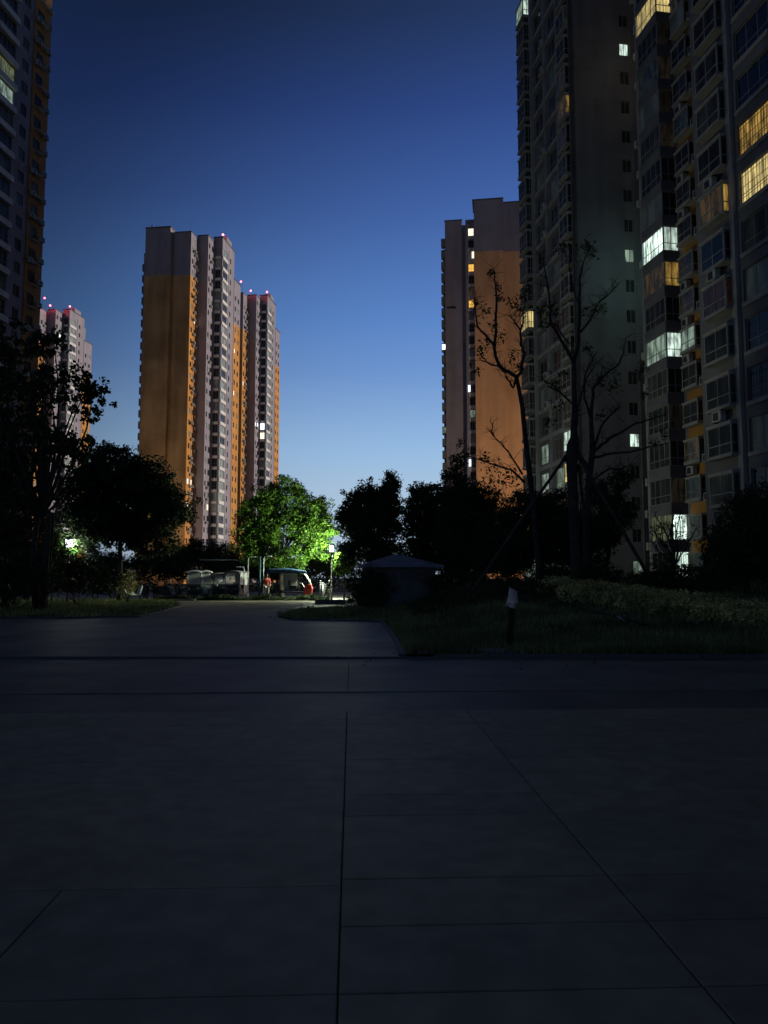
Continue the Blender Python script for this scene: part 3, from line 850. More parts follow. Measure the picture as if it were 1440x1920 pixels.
def tower_six():
    root = thing('apartment_tower', 'dark tower right of centre with a blank grey wall and side bays', 'apartment tower', (16.95, 66, 0), TR, 'near grey apartment towers on the right')
    rr = random.Random(21)
    w, pale, pipe = MB(), MB(), MB()
    fh = 2.8; N = 22; TOP = 92
    # blank wall facing the camera, with a column of small windows
    jn = MB()
    facade(root, (w, w), 'F', 0.0, 0.0, 20.0, TOP, [(4.75, 5.65, 1.75, 2.95, 2, 0)], N, fh, near=True,
           panefn=lambda ci, k: {17: L_WHITE, 10: L_DIMWH, 4: L_WHITE, 0: L_DIMWH}.get(k, G_DARK), mf=M_FRAMED)
    for k in range(1, 32):
        jn.box(0.0, 4.7, -0.012, 0.004, k * fh - 0.015, k * fh + 0.015)
    w.box(0.3, 20, 0.3, 12.6, 0, TOP)
    # left side
    cols = [(3.3, 5.5, 1.3, 3.2, 3, 0.33), (7.2, 9.2, 1.3, 3.2, 2, 0.33)]
    def pf(ci, k):
        r = rr.random()
        if (ci, k) in ((0, 3), (1, 4), (1, 3)): return L_DIMWH
        return G_PALE if r < 0.2 else (G_MID if r < 0.5 else G_DARK)
    facade(root, (w, w), 'L', 0.0, 0.0, 12.6, TOP, cols, N, fh, near=True, panefn=pf, mf=M_FRAME)
    for k in range(N + 1):
        z = k * fh
        abox(pale, 'L', 0.0, 3.0, 9.45, 0.003, 0.14, z + 0.72, z + 1.12)
    abox(pale, 'L', 0.0, 9.5, 9.75, 0.003, 0.35, 0, TOP); abox(pale, 'L', 0.0, 2.6, 2.85, 0.003, 0.28, 0, TOP)
    abox(pale, 'L', 0.0, 6.1, 6.3, 0.003, 0.2, 0, TOP)
    near_lit = {15: (L_DIMAMB, L_AMB), 4: (L_WHITE, L_WHITE), 3: (L_YEL, L_YEL)}
    far_lit = {9: (L_YEL, L_YEL), 21: (L_DIMWH, L_WHITE), 0: (L_DIMWH, L_WHITE)}
    for k in range(N):
        z = k * fh + 1.5
        fr, ne = near_lit.get(k, (rr.choice((G_DARK, G_MID, G_DARK, L_FNT, G_PALE)), rr.choice((G_DARK, G_DARK, L_FNG))))
        add_bay(root, 'L', 0.0, 0.35, z, 1.85, 0.5, 1.75, 2, 0.6, M_FRAME, M_NEARPALE, fr, ne)
        fr, ne = far_lit.get(k, (G_DARK, rr.choice((G_DARK, G_MID))))
        add_bay(root, 'L', 0.0, 10.0, z, 2.1, 0.85, 1.75, 3, 0.6, M_FRAME, M_NEARPALE, fr, ne)
        if rr.random() < 0.5: link('ac_unit', AC, root, place('L', 0.0, 5.9, 0, z - 0.8, 0.85), RZ['L'])
        if rr.random() < 0.55: link('ac_unit', AC, root, (5.75 + rr.uniform(0, .3), 0.0, z - 0.5), 0)
    pipe.tube([(5.75, -0.1, 0), (5.75, -0.1, 88)], 0.055, 6); pipe.tube([(-0.12, 0.18, 0), (-0.12, 0.18, 88)], 0.05, 6)
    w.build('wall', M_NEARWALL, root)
    tag(jn.build('wall_joint', M_NEARWALL, root), kind='stuff')
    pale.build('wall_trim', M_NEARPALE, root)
    pipe.build('downpipe', M_NEARWALL, root)
    return root
tower_six()

def tower_seven():
    root = thing('apartment_tower', 'nearest tower at the right edge with stacked glazed balconies, several of them lit', 'apartment tower', (21.09, 60.5, 0), TR, 'near grey apartment towers on the right')
    rr = random.Random(33)
    w, wo, pale = MB(), MB(), MB()
    fh = 2.8; N = 20; TOP = 92
    # wing A, further away: corner balconies, then small bays on an orange strip
    XB = 1.3
    w.box(XB + 0.3, 26, -15.0, 0, 0, TOP)
    abox(w, 'L', XB, -3.6, 0.0, -0.3, 0, 0, TOP)
    abox(wo, 'L', XB, -15.0, -3.6, -0.3, 0, 0, TOP)
    # corner pilaster at far end of balconies
    pale.box(0.0, 0.22, 0.07, 0.35, 0, TOP)
    lit = {0: (G_DARK, L_WHITE, G_DARK), 1: (L_DIMGR, L_WHITE, G_DARK), 6: (L_DIMWH, L_WHITE, L_DIMWH), 8: (L_DIMAMB, L_AMB, G_DARK),
           9: (L_WHITE, L_WHITE, glow('side_room_teal_light', (0.5, 1.0, 0.85), 9.0)), 16: (L_YEL, L_YEL, glow('side_room_yellow_light', (1.0, 0.85, 0.5), 3.0))}
    for k in range(N):
        z = 1.5 + k * fh
        fr, ne, fa = lit.get(k, (rr.choice((G_DARK, G_MID, G_DARK, L_FNG, G_PALE)), rr.choice((G_DARK, G_DARK, G_MID, L_FNT)), G_DARK))
        add_bay(root, 'L', XB, -3.15, z, 3.13, XB, 1.95, 4, 0.62, M_FRAME, M_NEARWALL, fr, ne, fa, lo=0.55, hi=0.30)
        # small bays
        m1 = {6: L_DIMWH, 3: L_DIMAMB}.get(k, rr.choice((G_DARK, G_MID, G_DARK, L_FNG, L_FNT, G_PALE)))
        add_bay(root, 'L', XB, -5.9, z + 0.12, 1.95, 0.6, 1.55, 2, 0.55, M_FRAME, M_NEARPALE, m1, G_DARK, lo=0.2, hi=0.12)
        if k in (6, 8): 
            add_window(root, 'L', XB, -6.9, z + 0.3, 0.7, 1.1, 1, 0, M_FRAME, L_DIMWH, d=0.05)
        elif rr.random() < 0.7:
            link('ac_unit', AC, root, place('L', XB, -7.0, 0, z - 0.3, 0.85), RZ['L'])
        if rr.random() < 0.5:
            link('ac_unit', AC, root, place('L', XB, -4.9, 0, z - 0.95, 0.85), RZ['L'])
    # wing B, closer and further left
    XW = -3.97; YF = -14.05; YN = -76
    w.box(XW + 0.35, 22, YN, YF, 0, TOP)
    # wing B skin: pieces along y (from far to near)
    cols = [(-19.35 - 0.0, -17.35, 1.0, 3.0, 2, 0.33), (-21.95, -19.65, 1.0, 3.0, 3, 0.33)]
    z0 = 0.9 - 1.05 - 0.9   # floor shift so that openings centre on 0.9 + 2.8 k
    def wall_l(a0, a1, z0_, z1_): abox(w, 'L', XW, a0, a1, -0.35, 0, z0_, z1_)
    wall_l(-17.1, YF, 0, TOP)                        # behind the big bays
    wall_l(YN, -24.8, 0, TOP)
    zc = lambda k: 0.9 + 2.8 * k
    lit3 = {8: (L_DIMAMB, L_AMB), 6: (L_RED, L_RED)}
    for k in range(1, N):
        fr, ne = lit3.get(k, (G_BLUE if k == 7 else rr.choice((G_DARK, G_MID, G_DARK, G_PALE, L_FNT)), rr.choice((G_DARK, G_MID))))
        add_bay(root, 'L', XW, -3.5 - 2.25 + YF + 2.2, zc(k) - 0.85, 2.3, 0.55, 1.7, 2, 0.6, M_FRAME, M_NEARPALE, fr, ne, lo=0.16, hi=0.14)
        if rr.random() < 0.6:
            link('ac_unit', AC, root, place('L', XW, YF - 2.6, 0, zc(k) - 1.75, 0.85), RZ['L'])
    # pilaster and the wide window bay at the frame edge
    PIL = YF - 3.62
    abox(pale, 'L', XW, PIL - 0.42, PIL, -0.2, 0.22, 0, TOP)
    wall_l(PIL, -17.1, 0, TOP)
    wide = [(PIL - 3.7, PIL - 0.75, 3, ), (-24.8, PIL - 4.1, 3)]
    wall_l(PIL - 0.75, PIL - 0.42, 0, TOP); wall_l(PIL - 4.1, PIL - 3.7, 0, TOP)
    for ci, (c0, c1, pn) in enumerate(wide):
        zp = 0
        for k in range(1, N):
            za, zb = zc(k) - 0.95, zc(k) + 0.95
            abox(w, 'L', XW, c0, c1, -0.35, 0, zp, za); zp = zb
            m = {8: L_YEL, 9: L_AMB}.get(k, rr.choice((G_DARK, G_MID, G_BLUE, G_BLUE, G_PALE)))
            add_window(root, 'L', XW, c0, za, c1 - c0, zb - za, pn, 0.33, M_FRAME, m, d=-0.15)
            abox(pale, 'L', XW, c0 - 0.05, c1 + 0.05, 0.003, 0.10, za - 0.25, za)
            # security bars on a few
            if k in (8, 9, 4):
                bb = MB()
                for i in range(12):
                    x = (c1 - c0) * (i + 0.5) / 12; bb.box(x - 0.012, x + 0.012, -0.02, 0.0, 0.02, 1.88)
                for zz in (0.3, 0.9, 1.5): bb.box(0, c1 - c0, -0.025, -0.005, zz, zz + 0.025)
                link('security_bars', bb.mesh('security_bars', M_DARKM), root, place('L', XW, c0, 0.02, za, c1 - c0), RZ['L'])
        abox(w, 'L', XW, c0, c1, -0.35, 0, zp, TOP)
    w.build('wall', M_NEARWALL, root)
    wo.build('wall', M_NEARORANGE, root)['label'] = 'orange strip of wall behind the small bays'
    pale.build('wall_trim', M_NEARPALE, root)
tower_seven()

# ------------------------------------------------------------------ trees
def limb(mb, p, q, r0, r1, bend=0.25, n=4):
    p = Vector(p); q = Vector(q); L = (q - p).length
    pts = []; rs = []
    off = Vector((random.uniform(-1, 1), random.uniform(-1, 1), random.uniform(-0.2, 0.8))) * L * bend * 0.4
    for i in range(n + 1):
        t = i / n
        pts.append(p.lerp(q, t) + off * math.sin(math.pi * t)); rs.append(r0 + (r1 - r0) * t)
    mb.tube(pts, rs, 6)
def leafy_tree(name, label, base, top_split, ells, nclump, per, cr, leaf, m, trunk_r=0.16, bark=None, group=None, nlimb=14, cat='tree', stems=1, aspect=0.55):
    """ells in world coordinates"""
    bx, by, bz = base
    root = thing(name, label, cat, base, 0, group)
    inv = Vector(base)
    cs = ell_clumps(ells, int(nclump * 1.5))
    keep = cs[:, 2] > bz + 0.4
    cs = cs[keep]
    rad = cr * (0.6 + 0.8 * rng.random(len(cs)))
    pts = clump_points(cs, rad, per) - np.array(base)
    cme = leaf_mesh('crown', pts, leaf, m, aspect=aspect)
    link('crown', cme, root)
    tb = MB()
    sp = Vector((top_split[0], top_split[1], top_split[2])) - inv
    for s in range(stems):
        o = Vector((random.uniform(-.5, .5) * (stems > 1), random.uniform(-.5, .5) * (stems > 1), 0))
        limb(tb, Vector((0, 0, -0.1)) + o * 0.4, sp + o, trunk_r, trunk_r * 0.62, 0.12, 6)
    tb.build('trunk', bark or M_BARK, root, True)
    bb = MB()
    idx = rng.choice(len(cs), size=min(nlimb, len(cs)), replace=False)
    for i in idx:
        q = Vector(cs[i]) - inv
        limb(bb, sp.lerp(Vector((0, 0, sp.z * 0.8)), random.random() * 0.3), q, trunk_r * 0.4, 0.02, 0.3, 5)
    bb.build('branch', bark or M_BARK, root, True)
    return root
def E(px, py, Y, rx, rz, ry=None):
    """ellipsoid whose outline sits at a photo position: radii in photo pixels"""
    p = at(px, py, Y); k = Y / 1440.0
    return (p.x, p.y, p.z, rx * k, (ry or min(rx, rz) * 1.0) * k, rz * k)

GT = 'garden trees'
# big-leaved tree at left
leafy_tree('broadleaf_tree', 'sparse big leaved tree with forked trunk in front of the far left tower', (at(75, 1083, 34).x, 34, 0.1), tuple(at(80, 960, 34)),
           [E(30, 640, 34, 60, 40), E(90, 640, 34.5, 45, 34), E(110, 720, 33.5, 75, 55), E(175, 755, 34, 40, 45), E(20, 760, 34, 65, 75), E(90, 830, 34.3, 70, 55), E(150, 840, 33.8, 40, 40), E(40, 900, 34.5, 60, 60), E(-40, 700, 34, 70, 120), E(-30, 860, 33, 60, 90)],
           330, 22, 0.34, 0.20, M_LEAF_D, 0.17, group=GT, nlimb=40, stems=3, aspect=0.8)
leafy_tree('dark_bushy_tree', 'dark bushy tree filling the bottom left corner below the big leaved tree', (at(10, 1083, 36).x, 36, 0.1), tuple(at(10, 1010, 36)),
           [E(0, 970, 36, 80, 90), E(70, 1010, 37, 60, 60), E(-60, 950, 36, 70, 110), E(20, 1060, 35, 110, 40)], 420, 45, 0.45, 0.13, M_LEAF_D, 0.14, group=GT)
leafy_tree('round_crowned_tree', 'dense round crowned dark tree before the foot of the windowless end wall tower', (at(225, 1083, 47).x, 47, 0.1), tuple(at(225, 1010, 47)),
           [E(210, 880, 47, 65, 48), E(270, 905, 47, 60, 48), E(320, 955, 46.5, 45, 40), E(160, 920, 47, 50, 50), E(220, 960, 47.5, 90, 55), E(280, 1010, 47, 60, 35), E(170, 990, 46, 60, 45)], 800, 50, 0.5, 0.19, M_LEAF_D, 0.2, group=GT, nlimb=30)
leafy_tree('small_dark_tree', 'small dark tree between the round crowned tree and the lamp lit tree', (at(385, 1083, 62).x, 62, 0.0), tuple(at(385, 1050, 62)),
           [E(370, 1035, 62, 35, 25), E(415, 1040, 63, 32, 22), E(340, 1045, 62, 30, 25)], 200, 46, 0.5, 0.15, M_LEAF_D, 0.14, group=GT)
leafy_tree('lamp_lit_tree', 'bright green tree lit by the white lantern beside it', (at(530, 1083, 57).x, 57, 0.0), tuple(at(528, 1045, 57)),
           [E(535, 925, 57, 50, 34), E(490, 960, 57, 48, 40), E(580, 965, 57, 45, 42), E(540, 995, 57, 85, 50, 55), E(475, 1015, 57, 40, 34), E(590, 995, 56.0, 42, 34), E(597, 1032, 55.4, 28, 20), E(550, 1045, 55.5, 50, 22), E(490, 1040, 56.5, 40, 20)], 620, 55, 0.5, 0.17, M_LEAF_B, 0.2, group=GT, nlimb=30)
leafy_tree('lamp_side_sapling', 'little leafy sapling just right of the white lantern', (at(645, 1083, 52.5).x, 52.5, 0.0), tuple(at(645, 1060, 52.5)),
           [E(650, 1045, 52.5, 22, 26), E(640, 1065, 52, 16, 16)], 60, 30, 0.3, 0.15, M_LEAF_B, 0.06, group=GT, aspect=0.8)
leafy_tree('feathery_tree', 'feathery dark tree with a pointed top just left of the sky gap', (at(700, 1083, 50).x, 50, 0.1), tuple(at(700, 1030, 50)),
           [E(735, 905, 50, 16, 22), E(690, 940, 50, 45, 32), E(725, 945, 50, 30, 40), E(665, 975, 50, 36, 34), E(700, 990, 50, 60, 42), E(690, 1035, 50, 65, 28)], 620, 46, 0.42, 0.16, M_LEAF_D, 0.14, group=GT, nlimb=26)
leafy_tree('spreading_tree', 'dark spreading tree just right of the sky gap behind the hut', (at(790, 1083, 47).x, 47, 0.3), tuple(at(795, 1020, 47)),
           [E(790, 925, 47, 28, 18), E(785, 965, 47, 32, 38), E(830, 950, 47, 45, 42), E(810, 1010, 47, 55, 40), E(870, 990, 47, 50, 45), E(830, 1050, 47, 70, 30)], 640, 46, 0.42, 0.16, M_LEAF_D, 0.16, group=GT, nlimb=26)
leafy_tree('conical_tree', 'dark conical tree rising highest behind the hut', (at(865, 1083, 43).x, 43, 0.9), tuple(at(865, 1000, 43)),
           [E(857, 868, 43, 14, 20), E(850, 895, 43, 24, 22), E(868, 920, 43, 34, 28), E(905, 935, 43, 38, 26), E(880, 970, 43, 60, 45), E(930, 990, 43, 60, 55), E(890, 1040, 42, 80, 45)], 560, 46, 0.4, 0.13, M_LEAF_D, 0.15, group=GT, nlimb=24)
leafy_tree('leaning_dark_tree', 'low dark tree behind the propped bare tree', (at(1020, 1083, 38).x, 38, 1.1), tuple(at(1020, 1010, 38)),
           [E(985, 955, 38, 45, 38), E(940, 1000, 39, 50, 45), E(950, 1055, 38, 60, 32), E(1030, 960, 38, 50, 42), E(970, 1020, 38, 60, 50), E(1040, 1030, 38, 60, 48), E(1090, 1000, 39, 55, 50)], 700, 46, 0.4, 0.13, M_LEAF_D, 0.14, group=GT, nlimb=20)
leafy_tree('side_dark_tree', 'low dark tree against the foot of the blank grey wall', (at(1140, 1083, 40).x, 40, 1.1), tuple(at(1140, 1020, 40)),
           [E(1125, 930, 40, 34, 28), E(1160, 960, 40, 36, 38), E(1130, 1000, 40, 36, 40), E(1165, 900, 40, 25, 22), E(1110, 1060, 39, 40, 22)], 280, 32, 0.38, 0.12, M_LEAF_D, 0.1, group=GT, nlimb=26)
leafy_tree('corner_dark_tree', 'dark tree at the right edge before the nearest tower', (at(1400, 1083, 27).x, 27, 1.0), tuple(at(1400, 1020, 27)),
           [E(1400, 970, 27, 50, 40), E(1440, 950, 27, 60, 50), E(1395, 1040, 27, 60, 50), E(1345, 1020, 28, 30, 45), E(1440, 1040, 26, 60, 60)], 420, 44, 0.32, 0.09, M_LEAF_D, 0.1, group=GT, nlimb=24)
leafy_tree('thin_shrub', 'thin twiggy shrub before the lit ground floor balconies', (at(1265, 1083, 29).x, 29, 1.05), tuple(at(1265, 1060, 29)),
           [E(1240, 1010, 29, 26, 50), E(1275, 1000, 29, 30, 50), E(1255, 1070, 29, 40, 25)], 60, 9, 0.3, 0.09, M_LEAF_D, 0.04, group=GT, nlimb=40, cat='shrub')
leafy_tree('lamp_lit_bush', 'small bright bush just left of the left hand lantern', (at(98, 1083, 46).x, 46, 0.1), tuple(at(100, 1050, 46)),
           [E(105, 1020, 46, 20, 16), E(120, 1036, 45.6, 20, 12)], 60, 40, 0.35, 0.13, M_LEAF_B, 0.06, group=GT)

def fill_bush(name, label, px, py, Y, rx, rz, n, per, leaf, z, m=M_LEAF_D, ry=None, cat='shrub', group='dark shrubs'):
    p = at(px, py, Y)
    root = thing(name, label, cat, (p.x, Y, z), 0, group)
    cs = ell_clumps([E(px, py, Y, rx, rz, ry)], n)
    cs = cs[cs[:, 2] > z]
    pts = clump_points(cs, 0.2 * np.ones(len(cs)) * (0.6 + rng.random(len(cs))), per) - np.array([p.x, Y, z])
    link('foliage', leaf_mesh('foliage', pts, leaf, m), root)
    st = MB()
    for i in range(9):
        q = Vector(cs[rng.integers(len(cs))]) - Vector((p.x, Y, z)); limb(st, (random.uniform(-.1, .1), random.uniform(-.1, .1), -0.1), q, 0.02, 0.006, 0.3, 3)
    st.build('stem', M_BARKD, root)
fill_bush('round_bush', 'round dark bush at the left front of the hut', 693, 1103, 36, 44, 40, 420, 40, 0.07, 0.1)
fill_bush('low_bush', 'low dark bush right of the hut under the conical tree', 850, 1095, 34, 60, 30, 300, 30, 0.08, 0.6)
fill_bush('low_bush', 'low dark bush in front of the blank wall tower', 1080, 1085, 31, 110, 26, 360, 30, 0.08, 0.9)
fill_bush('low_bush', 'low dark bush below the lit ground floor balconies', 1290, 1085, 27, 120, 30, 420, 30, 0.07, 0.9)
fill_bush('low_bush', 'dark bush on the left verge beneath the left hand lantern', 150, 1085, 40, 90, 32, 380, 34, 0.09, 0.1)
fill_bush('low_bush', 'dark bush on the verge at the left edge of the photo', 20, 1090, 33, 90, 40, 380, 34, 0.09, 0.1)
fill_bush('sparse_bush', 'sparse pale bush on the verge beside the parked scooters', 240, 1095, 44.5, 22, 26, 60, 22, 0.11, 0.1, m=M_LEAF_O)
# screening trees in the far background: each its own
for i, (px, py, Y, rx, rz, lab) in enumerate([
        (420, 1062, 78, 60, 20, 'low far tree behind the parked tricycles'), (300, 1055, 80, 60, 26, 'low far tree behind the round crowned tree'),
        (180, 1060, 80, 70, 26, 'low far tree behind the left hand lantern'), (60, 1050, 78, 70, 36, 'low far tree at the foot of the far left tower'),
        (520, 1068, 80, 60, 18, 'low far tree behind the lamp lit tree'), (610, 1055, 82, 50, 24, 'low far tree behind the white lantern'),
        (760, 1045, 82, 80, 30, 'low far tree closing the sky gap'), (900, 1030, 82, 90, 44, 'low far tree behind the conical tree')]):
    leafy_tree('background_tree', lab, (at(px, 1083, Y).x, Y, 0.0), tuple(at(px, py + 8, Y)), [E(px, py, Y, rx, rz), E(px + rx * .5, py + 6, Y + 1, rx * .6, rz * .8)], 190, 34, 0.7, 0.24, M_LEAF_D, 0.16, group='far trees', nlimb=8)

cs = []
for i in range(1500):
    x = random.uniform(-75, 16); cs.append((x, 85 + random.uniform(-.6, .6), random.uniform(0.1, 2.5)))
cs = np.array(cs)
tag(link('boundary_hedge', leaf_mesh('boundary_hedge', clump_points(cs, 0.55 * np.ones(len(cs)), 24), 0.24, M_LEAF_D)), 'long tall hedge closing the far side of the parking area', 'hedge')

# floodlight masts beyond the trees: their light climbs the end walls
def flood_mast(label, x, y, power, aim):
    root = thing('floodlight_mast', label, 'street lamp', (x, y, 0.0), 0, 'floodlight masts beyond the trees')
    MB().tube([(0, 0, -0.1), (0, 0, 4), (0, 0, 8.2)], [0.11, 0.09, 0.07], 8).build('post', M_DARKM, root, True)
    h = bevel(MB().box(-0.35, 0.35, 0.08, 0.3, 8.0, 8.5).build('lamp_head', M_DARKM, root), 0.02)
    MB().box(-0.3, 0.3, 0.302, 0.31, 8.05, 8.45).build('lamp_lens', glow('sodium_glow', (1.0, 0.72, 0.4), 12.0), root)
    l = bpy.data.lights.new('floodlight', 'SPOT'); l.energy = power; l.color = (1.0, 0.78, 0.52); l.shadow_soft_size = 0.3
    l.spot_size = math.radians(150); l.spot_blend = 0.7
    lo = bpy.data.objects.new('floodlight', l); COL.objects.link(lo); lo.parent = root; lo.location = (0, 0.5, 8.25)
    lo.rotation_euler = (-(Vector(aim) - Vector((x, y, 8.25)))).to_track_quat('Z', 'Y').to_euler()
flood_mast('floodlight mast beyond the round crowned tree, before the windowless end wall', -54, 158, 9000, (-54, 184, 30))
flood_mast('floodlight mast beyond the conical tree, before the terracotta orange wall', 24, 126, 26000, (26, 169, 40))

# bare staked trees
TK = 0.7
def bare_tree(name, label, Y, trunk, branches, tufts, base_z, leaf=0.15):
    b0 = at(trunk[0][0], trunk[0][1], Y); base = Vector((b0.x, Y, base_z))
    root = thing(name, label, 'tree', tuple(base), 0, 'bare staked trees')
    k = Y / 1440.0
    def P(px, py, dy=0.0): return at(px, py, Y + dy) - base
    pts = [Vector((0, 0, -0.1))] + [P(x, y) for x, y, r in trunk[1:]]; rs = [trunk[0][2] * k * TK] + [r * k * TK for x, y, r in trunk[1:]]
    MB().tube(pts, rs, 9).build('trunk', M_BARK, root, True)
    for br in branches:
        mb = MB(); dep = random.uniform(-1, 1); n = len(br)
        pp = []; rr_ = []
        for i, (x, y, r) in enumerate(br):
            pp.append(P(x, y, dep * 0.9 * i / max(1, n - 1))); rr_.append(r * k * 0.85)
        # subdivide with a little wander
        p2 = [pp[0]]; r2 = [rr_[0]]
        for i in range(n - 1):
            for t in (0.33, 0.66, 1.0):
                j = Vector((random.uniform(-1, 1), random.uniform(-1, 1), random.uniform(-1, 1))) * (0.035 if t < 1 else 0)
                p2.append(pp[i].lerp(pp[i + 1], t) + j); r2.append(rr_[i] + (rr_[i + 1] - rr_[i]) * t)
        mb.tube(p2, r2, 6)
        for q in range(n * 5):      # twigs
            i = random.randrange(2, len(p2)); s = p2[i]
            e = s + Vector((random.uniform(-1, 1), random.uniform(-.6, .6), random.uniform(-.1, 1))) * random.uniform(.2, .7)
            mid = (s + e) / 2 + Vector((random.uniform(-.07, .07), 0, random.uniform(-.05, .07)))
            mb.tube([s, mid, e], [0.011, 0.008, 0.003], 4)
            e2 = mid + (e - s) * random.uniform(.2, .5) + Vector((random.uniform(-.2, .2), 0, random.uniform(-.05, .2))); mb.tube([mid, e2], [0.006, 0.003], 4)
        mb.build('branch', M_BARK, root, True)
    tp = []
    for (x, y, r) in tufts:
        c = P(x, y, random.uniform(-.5, .5)); q = rng.normal(size=(int(12 + r * 2.6), 3)) * r * k * 0.55
        tp.append(q + np.array(c))
    link('foliage', leaf_mesh('foliage', np.concatenate(tp), leaf, M_LEAF_M, flat=0.3, aspect=0.45), root)
    return root
bare_tree('bare_tree', 'leaning thin bare tree before the terracotta orange wall with sparse leaf tufts', 31.0,
    [(1014, 1092, 9), (1008, 1040, 8.5), (1001, 960, 8), (992, 880, 7.5), (985, 820, 7), (979, 760, 6), (969, 709, 5)],
    [[(969, 709, 4.5), (954, 697, 4), (940, 690, 4), (929, 668, 3.6), (927, 646, 3.2), (931, 573, 2.6), (929, 530, 1.8), (926, 506, 1)],
     [(927, 650, 3), (910, 627, 2.6), (895, 611, 2), (891, 585, 1.6), (889, 558, 1)],
     [(938, 688, 2.4), (915, 680, 1.8), (905, 671, 1.4), (894, 655, 1)],
     [(969, 709, 4), (978, 693, 3.6), (984, 662, 3), (976, 646, 2.6), (976, 620, 2.2), (981, 598, 1.8), (984, 555, 1)],
     [(976, 622, 2), (966, 605, 1.6), (957, 592, 1)],
     [(967, 708, 2.6), (962, 727, 2.4), (952, 712, 1.8), (945, 698, 1)],
     [(984, 905, 3), (959, 881, 2.2), (927, 871, 1.7), (900, 862, 1.4), (880, 855, 1)],
     [(980, 890, 2.4), (953, 846, 1.8), (932, 825, 1.4), (921, 808, 1.2), (925, 790, .8)]],
    [(921, 512, 9), (937, 540, 11), (937, 560, 8), (905, 585, 14), (892, 570, 9), (962, 566, 14), (972, 580, 10), (934, 630, 13), (925, 610, 9), (902, 655, 12), (915, 640, 8), (962, 668, 10), (973, 690, 10), (892, 697, 10), (864, 832, 10), (876, 850, 12), (908, 857, 10), (922, 880, 14), (945, 900, 18), (960, 890, 14), (985, 555, 12), (990, 540, 10), (920, 905, 14)], 1.0)
bare_tree('bare_tree', 'propped bare tree with a thick pruned trunk, tallest stem before the blank grey wall', 28.0,
    [(1083, 1100, 17), (1080, 1040, 15), (1076, 960, 14), (1073, 900, 14), (1072, 860, 16), (1073, 835, 15), (1075, 820, 9), (1077, 760, 7), (1076, 720, 6.5), (1076, 673, 5.5)],
    [[(1076, 673, 5), (1085, 640, 4), (1087, 573, 3), (1087, 523, 2.4), (1092, 500, 2), (1103, 473, 1), (1106, 460, .8)],
     [(1076, 680, 4.5), (1053, 640, 3.4), (1032, 607, 2.8), (1030, 560, 2), (1020, 500, 1.4), (1018, 480, .8)],
     [(1086, 625, 3), (1110, 593, 2.4), (1123, 567, 2), (1145, 548, 1.5), (1160, 533, 1)],
     [(1068, 645, 2), (1050, 620, 1.5), (1033, 600, 1)],
     [(1087, 573, 2), (1070, 520, 1.5), (1066, 480, .9)],
     [(1076, 760, 2.4), (1050, 735, 1.8), (1035, 722, 1.2), (1020, 715, .8)],
     [(1075, 800, 2.6), (1098, 700, 1.8), (1112, 668, 1)]],
    [(1100, 462, 16), (1106, 478, 10), (1058, 465, 12), (1035, 575, 12), (1040, 590, 10), (1012, 585, 9), (1110, 582, 14), (1130, 580, 10), (1040, 720, 14), (1055, 700, 8), (1022, 610, 10), (1100, 655, 10)], 1.05)
bare_tree('bare_tree', 'many branched bare tree to the right of the propped thick trunk', 31.5,
    [(1098, 1095, 11), (1099, 1040, 10), (1101, 960, 9), (1104, 900, 9), (1111, 847, 8), (1109, 800, 6), (1108, 783, 5)],
    [[(1108, 783, 4.5), (1111, 750, 3.6), (1113, 727, 3.2), (1137, 700, 2.6), (1160, 684, 2), (1170, 660, 1.6), (1173, 635, 1)],
     [(1113, 847, 4), (1130, 832, 3.2), (1147, 820, 2.8), (1193, 793, 2.2), (1220, 786, 1.6), (1248, 778, 1)],
     [(1113, 857, 3.4), (1150, 850, 2.4), (1193, 845, 2), (1243, 833, 1)],
     [(1114, 840, 3), (1127, 800, 2.4), (1143, 780, 1.8), (1163, 762, 1)],
     [(1109, 790, 3), (1095, 745, 2.4), (1098, 715, 1.8), (1112, 690, 1.2), (1118, 680, .8)],
     [(1106, 880, 3), (1085, 845, 2.6), (1080, 800, 2), (1085, 770, 1.2)],
     [(1104, 905, 2.6), (1140, 880, 2), (1165, 878, 1.4), (1180, 872, .8)]],
    [(1140, 705, 22), (1150, 720, 18), (1120, 715, 12), (1200, 705, 12), (1205, 690, 10), (1245, 815, 12), (1225, 830, 8), (1125, 780, 10), (1030, 790, 12), (1050, 760, 10), (1105, 900, 18), (1125, 905, 16), (1090, 880, 12), (1210, 740, 10)], 1.05)
# props
def prop(label, a, b, r=0.05):
    base = Vector(b)
    root = thing('support_pole', label, 'pole', tuple(base), 0, 'tree support poles')
    MB().tube([Vector((0, 0, -0.1)), (Vector(a) - base) * 0.5 + Vector((0, 0, 0.02)), Vector(a) - base], [r * 1.1, r, r * 0.9], 8).build('pole', mat('weathered_pole', (0.075, 0.066, 0.055), 0.9, 0.2, 4, bump=0.4), root, True)
    d = (Vector(a) - base)
    MB().tube([d * 0.955, d * 0.99], [r * 1.35, r * 1.35], 8).build('tie', M_BLACK, root)
def prop_px(label, ax, ay, bx, by, Ya, Yb, r=0.05):
    a = at(ax, ay, Ya); b = at(bx, by, Yb); b.z = mound(b.x, b.y); prop(label, a, b, r)
prop_px('long wooden prop leaning left from the thick pruned trunk', 1064, 852, 868, 1100, 28.0, 27.0, 0.06)
prop_px('long wooden prop leaning right from the thick pruned trunk', 1081, 850, 1236, 1080, 28.0, 27.5, 0.06)
prop_px('short dark prop behind the thick pruned trunk', 1084, 870, 1112, 1090, 28.2, 30.5, 0.05)

